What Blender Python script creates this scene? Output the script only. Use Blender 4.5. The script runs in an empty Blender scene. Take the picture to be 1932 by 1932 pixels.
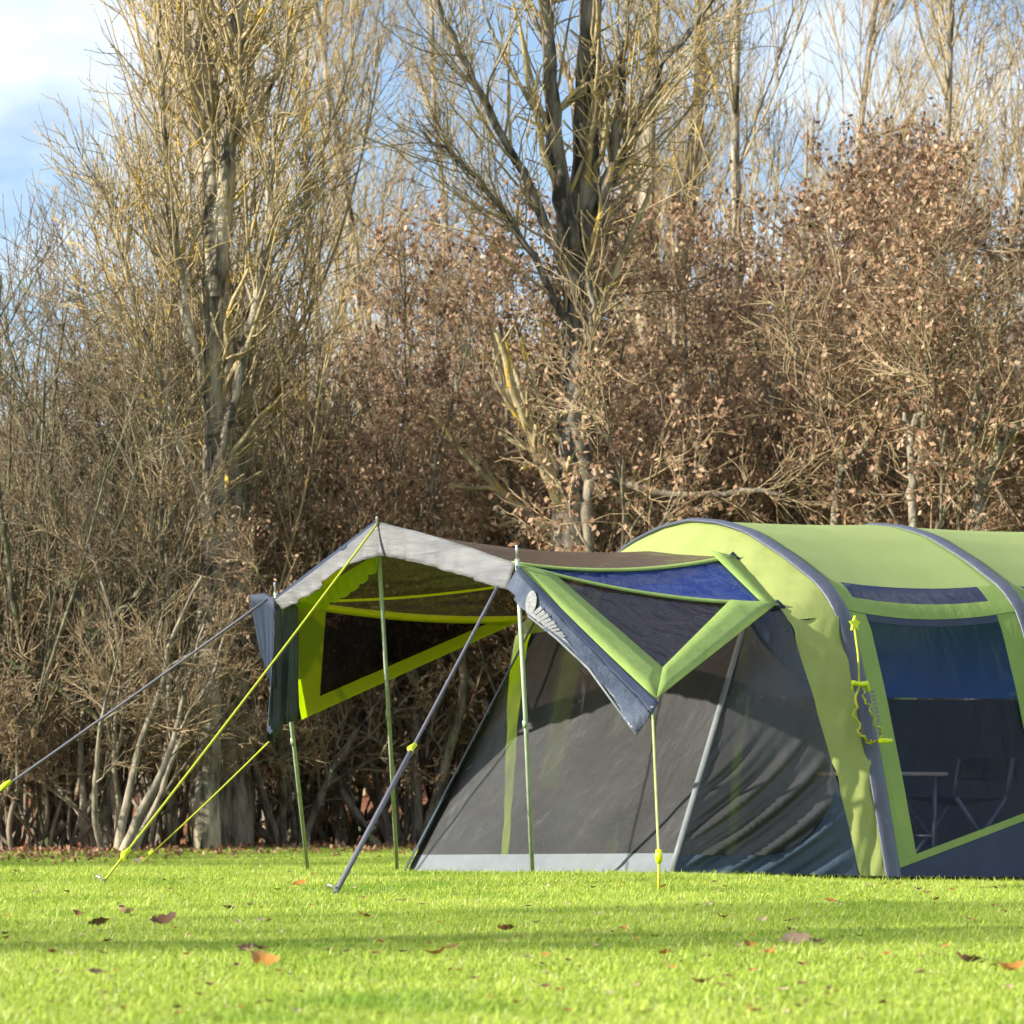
import bpy, math, random
import numpy as np
from mathutils import Vector
R_ = math.radians
scene = bpy.context.scene
COL = scene.collection
# ------------------------------------------------------------------ camera, sky, sun
F, U0, VH, H = 6720.0, 966.0, 1502.0, 0.45     # focal length in picture units (1932 wide), horizon row, eye height
cam_d = bpy.data.cameras.new('camera'); cam = bpy.data.objects.new('camera', cam_d); COL.objects.link(cam)
cam.location = (0, 0, H); cam.rotation_euler = (R_(90), 0, 0)
cam_d.sensor_width = 36; cam_d.lens = F/1932*36; cam_d.shift_y = (VH-966)/1932
cam_d.clip_start = 0.1; cam_d.clip_end = 2000
cam_d.dof.use_dof = True; cam_d.dof.focus_distance = 16.8; cam_d.dof.aperture_fstop = 9
scene.camera = cam
SUN_EL = R_(23); SUN_AZ = math.atan2(-0.90, -0.42)       # azimuth from +Y, clockwise
sdir = Vector((math.sin(SUN_AZ)*math.cos(SUN_EL), math.cos(SUN_AZ)*math.cos(SUN_EL), math.sin(SUN_EL)))
W = bpy.data.worlds.new('World'); scene.world = W; W.use_nodes = True
nt = W.node_tree; nt.nodes.clear()
def N(nt, t, **k):
    n = nt.nodes.new(t)
    for a, b in k.items(): setattr(n, a, b)
    return n
sky = N(nt, 'ShaderNodeTexSky', sky_type='NISHITA', sun_disc=False, sun_elevation=SUN_EL, sun_rotation=SUN_AZ % (2*math.pi),
        altitude=50, air_density=1.0, dust_density=0.3, ozone_density=4)
tc = N(nt, 'ShaderNodeTexCoord'); mp = N(nt, 'ShaderNodeMapping'); mp.inputs['Scale'].default_value = (5, 5, 9)
mp.inputs['Location'].default_value = (4.15, 4, 4)
cn = N(nt, 'ShaderNodeTexNoise'); cn.inputs['Scale'].default_value = 1.0; cn.inputs['Detail'].default_value = 7; cn.inputs['Roughness'].default_value = .52
cr = N(nt, 'ShaderNodeValToRGB'); cr.color_ramp.elements[0].position = .44; cr.color_ramp.elements[1].position = .64; cr.color_ramp.elements[0].color = (.10, .10, .10, 1)
mx = N(nt, 'ShaderNodeMix', data_type='RGBA'); mx.inputs['B'].default_value = (8.6, 8.8, 9.1, 1)
bg = N(nt, 'ShaderNodeBackground'); bg.inputs['Strength'].default_value = .085
wo = N(nt, 'ShaderNodeOutputWorld')
nt.links.new(tc.outputs['Generated'], mp.inputs['Vector']); nt.links.new(mp.outputs[0], cn.inputs['Vector'])
nt.links.new(cn.outputs[0], cr.inputs[0]); nt.links.new(cr.outputs[0], mx.inputs['Factor'])
nt.links.new(sky.outputs[0], mx.inputs['A']); nt.links.new(mx.outputs['Result'], bg.inputs[0]); nt.links.new(bg.outputs[0], wo.inputs[0])
sun_d = bpy.data.lights.new('sun', 'SUN'); sun_d.energy = 5.0; sun_d.angle = R_(.6); sun_d.color = (1, .93, .80)
sun = bpy.data.objects.new('sun', sun_d); COL.objects.link(sun); sun.rotation_euler = sdir.to_track_quat('Z', 'Y').to_euler()
vs = scene.view_settings; vs.view_transform = 'Standard'; vs.look = 'None'; vs.exposure = 1.12; vs.gamma = 1; vs.use_curve_mapping = False
cy = scene.cycles; cy.use_denoising = True; cy.use_adaptive_sampling = True; cy.adaptive_threshold = .02; cy.max_bounces = 7; cy.diffuse_bounces = 3; cy.glossy_bounces = 3
cy.transmission_bounces = 6; cy.transparent_max_bounces = 24; cy.sample_clamp_indirect = 6
# ------------------------------------------------------------------ helpers
def P(u, v, d): return np.array([(u-U0)/F*d, d, H-(v-VH)/F*d])
def sm(a, b, x):
    t = np.clip((np.asarray(x, float)-a)/(b-a), 0, 1); return t*t*(3-2*t)
def ground(x, y):
    x = np.asarray(x, float); y = np.asarray(y, float)
    g = .056*(1-sm(.7, 2.1, x))*sm(-4.5, -1.5, x)*np.exp(-((y-17.7)/1.9)**2)
    g = g-.03*sm(1.9, 3.0, x)*np.exp(-((y-19.6)/2.2)**2)
    g = g+.012*np.sin(x*.9+1.3)*np.sin(y*.55)
    return g+.034*np.clip(y-33, 0, 200)*sm(33, 40, y)
def gd(u, v):
    d = 15.
    for _ in range(30): d = (H-float(ground((u-U0)/F*d, d)))*F/(v-VH)*.5+d*.5
    return P(u, v, d)
def mesh_np(name, verts, faces, attr=None, smooth=True):
    verts = np.asarray(verts, np.float32); faces = np.asarray(faces, np.int32)
    me = bpy.data.meshes.new(name); nf, k = faces.shape
    me.vertices.add(len(verts)); me.vertices.foreach_set('co', verts.ravel())
    me.loops.add(nf*k); me.loops.foreach_set('vertex_index', faces.ravel())
    me.polygons.add(nf); me.polygons.foreach_set('loop_start', np.arange(nf, dtype=np.int32)*k)
    if smooth: me.polygons.foreach_set('use_smooth', np.ones(nf, bool))
    me.update(calc_edges=True)
    if attr is not None:
        a = me.attributes.new('tint', 'FLOAT', 'POINT'); a.data.foreach_set('value', np.asarray(attr, np.float32))
    return me
def tag(o, label=None, cat=None, group=None, kind=None):
    if label: o['label'] = label
    if cat: o['category'] = cat
    if group: o['group'] = group
    if kind: o['kind'] = kind
    return o
def link(name, me, mat=None, parent=None, loc=(0, 0, 0), kind=None):
    o = bpy.data.objects.new(name, me); COL.objects.link(o)
    if mat is not None and me is not None and not me.materials: me.materials.append(mat)
    if parent is not None: o.parent = parent
    o.location = loc
    if kind: o['kind'] = kind
    return o
def empty(name, loc, label, cat, group=None):
    o = bpy.data.objects.new(name, None); COL.objects.link(o); o.location = loc; o.empty_display_size = .2
    return tag(o, label, cat, group)
def unit(v): return v/(np.linalg.norm(v, axis=-1, keepdims=True)+1e-9)
def tubes(Pt, Rd, k, cap=False):
    Pt = np.asarray(Pt, float); Rd = np.asarray(Rd, float); B, n, _ = Pt.shape
    T = np.gradient(Pt, axis=1); T /= np.linalg.norm(T, axis=2, keepdims=True)+1e-9
    ref = np.where(np.abs(T[..., 2:3]) > .8, np.array([1., .2, 0]), np.array([.15, .1, 1.]))
    A = np.cross(T, ref); A /= np.linalg.norm(A, axis=2, keepdims=True)+1e-9; Bn = np.cross(T, A)
    th = np.arange(k)*2*np.pi/k
    V = Pt[:, :, None]+Rd[:, :, None, None]*(A[:, :, None]*np.cos(th)[:, None]+Bn[:, :, None]*np.sin(th)[:, None])
    i = (np.arange(B)[:, None, None]*n+np.arange(n-1)[None, :, None])*k
    j = np.arange(k)[None, None]; j2 = (j+1) % k
    Fq = np.stack([i+j, i+j2, i+k+j2, i+k+j], -1).reshape(-1, 4)
    V = V.reshape(-1, 3)
    if cap:
        for b in range(B):
            for e, rev in ((0, 1), (n-1, 0)):
                c = len(V); V = np.vstack([V, Pt[b, e]]); s0 = (b*n+e)*k
                q = np.array([[c, s0+a, s0+(a+1) % k, c] for a in range(k)])
                Fq = np.vstack([Fq, q[:, ::-1] if rev else q])
    return V, Fq
def tube(name, pts, r, mat, parent, off, k=8):
    pts = np.asarray(pts, float)-np.asarray(off); r = np.broadcast_to(np.asarray(r, float), (len(pts),))
    V, Fq = tubes(pts[None], r[None], k)
    V = list(map(tuple, V)); faces = [tuple(f) for f in Fq]
    n = len(pts); faces.append(tuple(range(k))[::-1]); faces.append(tuple((n-1)*k+i for i in range(k)))
    me = bpy.data.meshes.new(name); me.from_pydata(V, [], faces); me.update()
    me.polygons.foreach_set('use_smooth', [True]*len(faces[:-2])+[False]*2)
    return link(name, me, mat, parent)
def grid(name, G, mat, parent, off, kind=None, thick=0):
    G = np.asarray(G, float)-np.asarray(off); n, m, _ = G.shape
    idx = np.arange(n*m).reshape(n, m)
    Fq = np.stack([idx[:-1, :-1], idx[1:, :-1], idx[1:, 1:], idx[:-1, 1:]], -1).reshape(-1, 4)
    me = mesh_np(name, G.reshape(-1, 3), Fq); o = link(name, me, mat, parent, kind=kind)
    if thick:
        md = o.modifiers.new('thickness', 'SOLIDIFY'); md.thickness = thick; md.offset = 0
    return o
def bilin(c00, c10, c11, c01, n=12, m=12, sag=0., sagv=(0, 0, -1), wr=0., wdir=(0, -1, 0), wf=(3, 20), seed=0):
    a = np.linspace(0, 1, n)[:, None, None]; b = np.linspace(0, 1, m)[None, :, None]
    c00, c10, c11, c01 = map(np.asarray, (c00, c10, c11, c01))
    G = (1-a)*(1-b)*c00+a*(1-b)*c10+a*b*c11+(1-a)*b*c01
    G = G+sag*16*a*(1-a)*b*(1-b)*np.asarray(sagv)
    if wr:
        w = np.sin(wf[0]*a*6.28+wf[1]*b*6.28+seed)+.6*np.sin(wf[0]*1.7*a*6.28+wf[1]*1.9*b*6.28+seed*2+1)
        G = G+wr*w*np.minimum(1, 8*a*(1-a))*np.minimum(1, 8*b*(1-b))*np.asarray(wdir)
    return G
def ribbon(name, A, B, mat, parent, off, n=16, thick=.006, sag=0, kind=None):
    A = np.asarray(A, float); B = np.asarray(B, float)         # two polylines with equal counts
    t = np.linspace(0, 1, n); ta = np.linspace(0, 1, len(A))
    a = np.stack([np.interp(t, ta, A[:, i]) for i in range(3)], -1); b = np.stack([np.interp(t, ta, B[:, i]) for i in range(3)], -1)
    s = (-sag*4*t*(1-t))[:, None]*np.array([0, 0, 1.])
    return grid(name, np.stack([a+s, (a+b)/2+s, b+s], 1), mat, parent, off, kind, thick)
# ------------------------------------------------------------------ materials
def mat(name):
    m = bpy.data.materials.new(name); m.use_nodes = True; m.node_tree.nodes.clear(); return m, m.node_tree
def noise(nt, scale, detail=4, rough=.5, coord='Object', stretch=None):
    t = N(nt, 'ShaderNodeTexCoord'); n = N(nt, 'ShaderNodeTexNoise')
    n.inputs['Scale'].default_value = scale; n.inputs['Detail'].default_value = detail; n.inputs['Roughness'].default_value = rough
    if stretch is not None:
        p = N(nt, 'ShaderNodeMapping'); p.inputs['Scale'].default_value = stretch[0]; p.inputs['Rotation'].default_value = stretch[1]
        nt.links.new(t.outputs[coord], p.inputs[0]); nt.links.new(p.outputs[0], n.inputs['Vector'])
    else: nt.links.new(t.outputs[coord], n.inputs['Vector'])
    return n
def ramp(nt, src, stops):
    r = N(nt, 'ShaderNodeValToRGB'); e = r.color_ramp.elements
    while len(e) < len(stops): e.new(.5)
    for q, (p, c) in zip(e, stops): q.position = p; q.color = (*c, 1)
    nt.links.new(src, r.inputs[0]); return r.outputs[0]
def bumpn(nt, src, strength, dist=.02):
    b = N(nt, 'ShaderNodeBump'); b.inputs['Strength'].default_value = strength; b.inputs['Distance'].default_value = dist
    nt.links.new(src, b.inputs['Height']); return b.outputs[0]
def finish(nt, sh):
    o = N(nt, 'ShaderNodeOutputMaterial'); nt.links.new(sh, o.inputs['Surface'])
def mixs(nt, fac, a, b):
    m = N(nt, 'ShaderNodeMixShader')
    if isinstance(fac, (int, float)): m.inputs[0].default_value = fac
    else: nt.links.new(fac, m.inputs[0])
    nt.links.new(a, m.inputs[1]); nt.links.new(b, m.inputs[2]); return m.outputs[0]
def princ(nt, col, rough=.6, spec=.3, metal=0, normal=None, sheen=0):
    b = N(nt, 'ShaderNodeBsdfPrincipled'); b.inputs['Roughness'].default_value = rough; b.inputs['Specular IOR Level'].default_value = spec
    b.inputs['Metallic'].default_value = metal; b.inputs['Sheen Weight'].default_value = sheen
    if isinstance(col, tuple): b.inputs['Base Color'].default_value = (*col, 1)
    else: nt.links.new(col, b.inputs['Base Color'])
    if normal is not None: nt.links.new(normal, b.inputs['Normal'])
    return b.outputs[0]
def fabric(name, c0, c1, trans=.3, tcol=None, rough=.65, spec=.25, bump=.35, scale=5, stretch=None):
    m, t = mat(name); n = noise(t, scale, 5, .55, stretch=stretch)
    c = ramp(t, n.outputs[0], [(.3, c0), (.7, c1)])
    fine = noise(t, scale*1.6, 3, .6, stretch=((1, 1, .35), (.4, .5, .3)) if stretch is None else stretch)
    nb = bumpn(t, fine.outputs[0], bump, .03)
    s = princ(t, c, rough, spec, normal=nb)
    if trans:
        tr = N(t, 'ShaderNodeBsdfTranslucent'); tr.inputs[0].default_value = (*(tcol or c1), 1); t.links.new(nb, tr.inputs['Normal'])
        s = mixs(t, trans, s, tr.outputs[0])
    finish(t, s); return m
M = {}
M['green'] = fabric('tent_green_fabric', (.31, .39, .135), (.335, .42, .15), .22, (.42, .55, .08), bump=.12, scale=3)
M['seam'] = fabric('seam_stitching', (.17, .24, .07), (.20, .28, .08), .1, (.3, .4, .06))
M['hood'] = fabric('tent_hood_fabric', (.34, .40, .12), (.40, .46, .15), .25, (.5, .58, .08), bump=.22)
M['lime'] = fabric('lime_trim_sunlit', (.36, .46, .03), (.42, .52, .035), .6, (.66, .95, .003), bump=.3)  # trim cloth with sun glowing through it put into a brighter, yellower colour
M['lime_shaded'] = fabric('lime_trim_shaded', (.25, .37, .10), (.31, .43, .12), .3, (.48, .62, .04), bump=.3)  # same trim cloth, its shaded tone put into a greener, duller colour
M['navy'] = fabric('navy_fabric', (.028, .038, .07), (.037, .05, .086), .06, (.05, .07, .14), .6, .2, bump=.2)
M['skirt'] = fabric('skirt_fabric', (.032, .052, .078), (.045, .07, .10), .08, (.06, .1, .15), .5, .35, bump=.35)
M['beam'] = fabric('beam_sleeve_fabric', (.048, .058, .092), (.068, .08, .115), 0, None, .48, .55, bump=.25, scale=9)
M['grey'] = fabric('grey_valance_fabric', (.12, .125, .135), (.215, .215, .22), .2, (.2, .2, .2), .55, .3, bump=.45, scale=5, stretch=((.5, .5, 3), (.6, 0, .3)))
M['band'] = fabric('grey_band_fabric', (.14, .165, .182), (.185, .21, .228), .15, (.2, .2, .2), .55, .4, bump=.4)
M['tape'] = fabric('seam_tape_fabric', (.17, .19, .20), (.23, .25, .26), .2, (.25, .25, .25), .5, .4, bump=.3)
M['flap'] = fabric('dark_flap_fabric', (.05, .066, .10), (.085, .105, .14), .12, (.1, .12, .16), .42, .5, bump=.8, scale=7)
M['blue'] = fabric('blue_bedroom_fabric', (.07, .17, .80), (.09, .22, .90), .5, (.06, .2, .95), bump=.3)
M['dark'] = fabric('dark_bedroom_mesh', (.028, .028, .03), (.045, .043, .043), .1, (.05, .05, .05), bump=.3)
M['floor'] = fabric('groundsheet_fabric', (.02, .03, .02), (.035, .045, .03), 0, None, .5, .3)
def simple(name, col, rough=.5, spec=.4, metal=0, var=.15, scale=20, bump=.15):
    m, t = mat(name); n = noise(t, scale, 4)
    c = ramp(t, n.outputs[0], [(.3, tuple(x*(1-var) for x in col)), (.7, tuple(min(1, x*(1+var)) for x in col))])
    finish(t, princ(t, c, rough, spec, metal, bumpn(t, n.outputs[0], bump, .003))); return m
M['pole'] = simple('pole_paint', (.40, .47, .39), .35, .5, .2)
M['steel'] = simple('bare_steel', (.55, .55, .55), .35, .5, .8)
M['rope_lime'] = simple('lime_rope', (.38, .42, .03), .6, .3, 0, .1, 150)
M['rope_grey'] = simple('slate_webbing', (.115, .115, .14), .6, .3, 0, .15, 90)
M['strap'] = simple('pale_strap', (.33, .36, .14), .6, .3)
M['plastic'] = simple('lime_plastic', (.60, .74, .01), .4, .5, 0, .06)
M['white'] = simple('printed_white', (.20, .205, .20), .6, .3, 0, .25, 60)
M['wood'] = simple('bamboo_top', (.48, .32, .20), .5, .4)
M['alu'] = simple('pale_aluminium', (.16, .16, .165), .4, .5, .3)
M['black'] = simple('black_fabric', (.02, .02, .022), .7, .2)
def clear(name, tint, refl, dif, difmix, bump=.5, stretch=((1, 1, .25), (.3, .9, .5)), scale=6, rough=.12):
    m, t = mat(name); n = noise(t, scale, 4, .5, stretch=stretch)
    nb = bumpn(t, n.outputs[0], bump, .03)
    tr = N(t, 'ShaderNodeBsdfTransparent'); tr.inputs[0].default_value = (*tint, 1)
    d = N(t, 'ShaderNodeBsdfDiffuse'); d.inputs[0].default_value = (*dif, 1)
    s = mixs(t, difmix, tr.outputs[0], d.outputs[0])
    g = N(t, 'ShaderNodeBsdfGlossy'); g.inputs['Roughness'].default_value = rough; g.inputs[0].default_value = (1, 1, 1, 1)
    t.links.new(nb, g.inputs['Normal'])
    lw = N(t, 'ShaderNodeLayerWeight'); lw.inputs[0].default_value = .5; t.links.new(nb, lw.inputs['Normal'])
    pw = N(t, 'ShaderNodeMath', operation='POWER'); pw.inputs[1].default_value = 4; t.links.new(lw.outputs['Facing'], pw.inputs[0])
    ma = N(t, 'ShaderNodeMath', operation='MULTIPLY_ADD'); ma.inputs[1].default_value = refl*6; ma.inputs[2].default_value = refl; ma.use_clamp = True
    t.links.new(pw.outputs[0], ma.inputs[0])
    finish(t, mixs(t, ma.outputs[0], s, g.outputs[0])); return m
M['clear'] = clear('tinted_window_film', (.22, .20, .28), .04, (.03, .045, .15), .35)
M['clear_top'] = clear('smoky_roof_film', (.36, .28, .24), .03, (.17, .125, .10), .5)
M['clear_wing'] = clear('wrinkled_wing_film', (.34, .27, .27), .03, (.05, .04, .07), .22, .8)
M['clear_blue'] = clear('sky_reflection_film', (.16, .19, .42), .05, (.02, .06, .36), .45, .8)  # blue of the reflected sky put into the film's tint and diffuse colour
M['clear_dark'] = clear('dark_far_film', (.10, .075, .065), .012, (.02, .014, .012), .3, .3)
M['window'] = clear('side_window_film', (.62, .67, .84), .016, (.03, .035, .06), .08, .35)
def meshmat(name, dif, cover, spec=.1):
    m, t = mat(name); n = noise(t, 4, 4, .5, stretch=((1, 1, .3), (.2, .8, .5))); nb = bumpn(t, n.outputs[0], .7, .05)
    tr = N(t, 'ShaderNodeBsdfTransparent'); tr.inputs[0].default_value = (.9, .9, .9, 1)
    s = princ(t, dif, .42, spec, normal=nb)
    tl = N(t, 'ShaderNodeBsdfTranslucent'); tl.inputs[0].default_value = (*dif, 1)
    big = noise(t, 1.6, 5, .6); cv = ramp(t, big.outputs[0], [(.35, (cover-.16,)*3), (.65, (cover+.05,)*3)])
    finish(t, mixs(t, cv, tr.outputs[0], mixs(t, .25, s, tl.outputs[0]))); return m
M['mesh'] = meshmat('insect_mesh', (.054, .055, .056), .86, .8)
def bark(name, c0, c1, lichen=None, lo=.52, scale=12):
    m, t = mat(name); n = noise(t, scale, 6, .65, stretch=((1, 1, .25), (0, 0, 0)))
    c = ramp(t, n.outputs[0], [(.38, c0), (.62, c1)])
    if lichen:
        l = noise(t, 3.2, 5, .7); f = ramp(t, l.outputs[0], [(lo, (0, 0, 0)), (lo+.09, (1, 1, 1))])
        x = N(t, 'ShaderNodeMix', data_type='RGBA'); t.links.new(f, x.inputs['Factor']); t.links.new(c, x.inputs['A'])
        x.inputs['B'].default_value = (*lichen, 1); c = x.outputs['Result']
    finish(t, princ(t, c, .85, .15, normal=bumpn(t, n.outputs[0], .9, .03))); return m
M['poplar'] = bark('poplar_bark', (.055, .05, .04), (.42, .365, .27), (.36, .27, .06), .60, 9)
M['dark_poplar'] = bark('dark_poplar_bark', (.035, .032, .028), (.25, .22, .175), (.26, .21, .06), .62, 9)
M['poplar_twig'] = bark('poplar_twig_bark', (.22, .175, .10), (.47, .38, .215), (.48, .32, .05), .55)
M['grey_bark'] = bark('grey_green_bark', (.05, .052, .035), (.22, .20, .14), (.11, .14, .06), .52)
M['grey_twig'] = bark('grey_green_twig', (.12, .093, .06), (.30, .235, .15), (.14, .14, .065), .56)
M['pale_bark'] = bark('pale_smooth_bark', (.12, .105, .08), (.38, .335, .25), (.22, .23, .14), .63, 9)
M['oak_bark'] = bark('oak_bark', (.075, .065, .05), (.26, .225, .165), (.24, .235, .11), .58)
M['oak_twig'] = bark('oak_twig_bark', (.22, .16, .095), (.42, .32, .19), (.32, .28, .12), .60)
M['far_twig'] = bark('far_twig_bark', (.24, .185, .11), (.42, .33, .20), (.40, .31, .12), .58)
def leafmat(name, cols, trans=.3, tr=(.4, .2, .08)):
    m, t = mat(name); a = N(t, 'ShaderNodeAttribute', attribute_name='tint')
    c = ramp(t, a.outputs['Fac'], [(i/(len(cols)-1), q) for i, q in enumerate(cols)])
    s = princ(t, c, .55, .25); tl = N(t, 'ShaderNodeBsdfTranslucent'); t.links.new(c, tl.inputs[0])
    finish(t, mixs(t, trans, s, tl.outputs[0])); return m
M['oak_leaf'] = leafmat('dry_oak_leaf', [(.08, .045, .028), (.20, .11, .065), (.32, .19, .115), (.46, .315, .20), (.66, .53, .38)])
M['grass'] = leafmat('grass_blade', [(.16, .25, .02), (.33, .44, .045), (.48, .57, .08), (.62, .67, .17), (.76, .72, .40)], .4)
M['litter'] = leafmat('leaf_litter', [(.10, .045, .025), (.22, .10, .05), (.32, .16, .085), (.42, .25, .15), (.5, .36, .24)], .15)
def patchy(m):
    t = m.node_tree; g = N(t, 'ShaderNodeNewGeometry'); n = N(t, 'ShaderNodeTexNoise'); n.inputs['Scale'].default_value = 1.1; n.inputs['Detail'].default_value = 5; n.inputs['Roughness'].default_value = .62
    t.links.new(g.outputs['Position'], n.inputs['Vector'])
    k = ramp(t, n.outputs[0], [(.30, (.52, .70, .5)), (.48, (.92, .97, .9)), (.66, (1.08, 1.08, 1.2))])
    for b in [b for b in t.nodes if b.type in ('BSDF_PRINCIPLED', 'BSDF_TRANSLUCENT')]:
        i = b.inputs['Base Color'] if b.type == 'BSDF_PRINCIPLED' else b.inputs[0]; src = i.links[0].from_socket
        x = N(t, 'ShaderNodeMix', data_type='RGBA', blend_type='MULTIPLY'); x.inputs['Factor'].default_value = 1
        t.links.new(src, x.inputs['A']); t.links.new(k, x.inputs['B']); t.links.new(x.outputs['Result'], i)
patchy(M['grass'])
def ground_mat():
    m, t = mat('lawn_soil'); n = noise(t, 2.0, 6, .6); n2 = noise(t, 40, 4, .6)
    c = ramp(t, n.outputs[0], [(.3, (.13, .19, .02)), (.7, (.22, .28, .04))])
    finish(t, princ(t, c, .9, .1, normal=bumpn(t, n2.outputs[0], .8, .02))); return m
M['lawn'] = ground_mat()
def floor_mat():
    m, t = mat('woodland_litter'); n = noise(t, 9, 8, .7)
    c = ramp(t, n.outputs[0], [(.3, (.10, .04, .022)), (.5, (.26, .11, .06)), (.7, (.42, .21, .12))])
    finish(t, princ(t, c, .9, .1, normal=bumpn(t, n.outputs[0], 1, .05))); return m
M['wood_floor'] = floor_mat()
# ------------------------------------------------------------------ ground
rng = np.random.default_rng(7)
def edge_y(x): return np.clip(32.2+1.1*x, 24, 35)+.35*np.sin(x*2.3)+.2*np.sin(x*6.1)
def sheet(name, xs, yfun, n, m, dz, mt):
    G = np.zeros((len(xs), n, 3))
    for i, x in enumerate(xs):
        y0, y1 = yfun(x); y = y0+(y1-y0)*np.linspace(0, 1, n)**1.6
        G[i, :, 0] = x; G[i, :, 1] = y; G[i, :, 2] = ground(x, y)+dz
    o = grid(name, G, mt, None, (0, 0, 0)); o['kind'] = 'structure'; return o
xs = np.unique(np.concatenate([np.linspace(-60, -6, 30), np.linspace(-6, 6, 90), np.linspace(6, 60, 30)]))
sheet('lawn', xs, lambda x: (-20, edge_y(x)), 160, 0, 0, M['lawn'])
sheet('woodland_floor', xs, lambda x: (edge_y(x)-.5, 170), 90, 0, .004, M['wood_floor'])
# ------------------------------------------------------------------ tent frame maths
PH = R_(50); ES = np.array([math.cos(PH), -math.sin(PH), 0]); EL = np.array([math.sin(PH), math.cos(PH), 0]); EZ = np.array([0, 0, 1.])
Cn = P(1690, 1665, 18.6); Cn[2] = 0
def ray_plane(u, v, pt):
    d = np.array([(u-U0)/F, 1, (VH-v)/F]); y = (pt@EL-0)/(d@EL)*1.0
    return np.array([0, 0, H])+d*y
O1 = Cn+((ray_plane(1310, 980, Cn)-Cn)@ES)*ES; O1[2] = 0
def TL(l, s, z): return O1+l*EL+s*ES+np.array([0, 0, z])
def pix(u, v, l):
    q = ray_plane(u, v, O1+l*EL)-(O1+l*EL); return float(q@ES), float(q[2])
prof_px = [(1310, 980), (1365, 985), (1420, 1003), (1490, 1048), (1555, 1100), (1583, 1140), (1598, 1180), (1625, 1300), (1655, 1460), (1690, 1668)]
PR = np.array([pix(u, v, 0) for u, v in prof_px]); PR[0, 0] = 0; PR[-1, 1] = -.02
_d = np.concatenate([[0], np.cumsum(np.linalg.norm(np.diff(PR, axis=0), axis=1))]); _d /= _d[-1]
_t = np.linspace(0, 1, 200); _s = np.interp(_t, _d, PR[:, 0]); _z = np.interp(_t, _d, PR[:, 1])
ker = np.ones(7)/7
_s2 = np.convolve(np.concatenate([-_s[3:0:-1], _s, 2*_s[-1]-_s[-2:-5:-1]]), ker, 'valid'); _z2 = np.convolve(np.concatenate([_z[3:0:-1], _z, 2*_z[-1]-_z[-2:-5:-1]]), ker, 'valid')
_s, _z = _s2, _z2
ZT = _z[0]
print('tent', O1, PR.round(2).tolist(), pix(1615, 1660, -.35), pix(1512, 1180, -.35), pix(1400, 1060, -.35))
BEAMS = [(0, 1., 1.), (1.434, 1.0, 1.022), (2.87, 1.0, 1.035), (4.3, .97, 1.0)]
def prof(i, p):
    """beam index (-1 = hood front), p from 0 (top) to 1 (foot); returns l, s, z"""
    s = np.interp(p, _t, _s); z = np.interp(p, _t, _z)
    if i == -1: return -.36+.17*sm(.45, 1., p), s*.955, z-.19*sm(1.2, ZT, z)
    l, fs, fz = BEAMS[i]; return l, s*fs, z*fz
def p_of_z(z): return np.interp(-np.asarray(z, float), -_z, _t)
def surf(i, a, p, side=1, off=0, sag=1):
    la, sa, za = prof(i, p); lb, sb, zb = prof(i+1, p)
    e = 1e-3; _, s1, z1 = prof(i, np.minimum(1, p+e)); _, s0, z0 = prof(i, np.maximum(0, p-e))
    ds, dz = s1-s0, z1-z0; nn = np.hypot(ds, dz)+1e-9; ns, nz = -dz/nn, ds/nn
    k = 4*a*(1-a)*(.045 if i >= 0 else -.012)*sag*np.sin(np.clip(p, .0, 1)*np.pi*.9+.25)
    l = la+(lb-la)*a; s = sa+(sb-sa)*a+(off-k)*ns; z = za+(zb-za)*a+(off-k)*nz
    return O1+l[..., None]*EL+(side*s)[..., None]*ES+z[..., None]*EZ
TENT = empty('tunnel_tent', tuple(O1), 'lime green and navy inflatable tunnel tent with mesh front and raised awning', 'tent')
def panel(name, i, a0, a1, flo, fhi, mt, side=1, off=0, na=14, nb=14, parent=None, wr=0, seed=0, thick=0):
    a = np.linspace(a0, a1, na)[:, None]*np.ones((1, nb)); b = np.linspace(0, 1, nb)[None]*np.ones((na, 1))
    lo = flo(a) if callable(flo) else np.full_like(a, flo); hi = fhi(a) if callable(fhi) else np.full_like(a, fhi)
    p = lo+(hi-lo)*b
    o = off
    if wr: o = off+wr*(np.sin(a*9+p*40+seed)+.7*np.sin(a*5-p*65+seed*3)+.5*np.sin(a*17+p*90))
    return grid(name, surf(i, a, p, side, o), mt, parent or TENT, O1, thick=thick)
# beams
for i in range(4):
    p = np.linspace(0, 1, 40); l, s, z = prof(i, p)
    near = np.stack([O1+l*EL+ss*ES+zz*EZ for ss, zz in zip(s, z)]); far = np.stack([O1+l*EL-ss*ES+zz*EZ for ss, zz in zip(s, z)])
    line = np.vstack([near[::-1], far[1:]])
    th = np.arange(14)*2*np.pi/14; sc_ = np.concatenate([s[::-1], -s[1:]]); tg = unit(np.gradient(line, axis=0)); nr = unit(np.cross(tg, EL))
    Vb = (line[:, None]-O1)+.058*np.cos(th)[None, :, None]*EL+(.016*np.sin(th)+.004)[None, :, None]*nr[:, None]
    nb_ = len(line); ix = np.arange(nb_*14).reshape(nb_, 14); ix2 = np.roll(ix, -1, 1)
    link('air_beam', mesh_np('air_beam', Vb.reshape(-1, 3), np.stack([ix[:-1], ix2[:-1], ix2[1:], ix[1:]], -1).reshape(-1, 4)), M['beam'], TENT)
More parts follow.
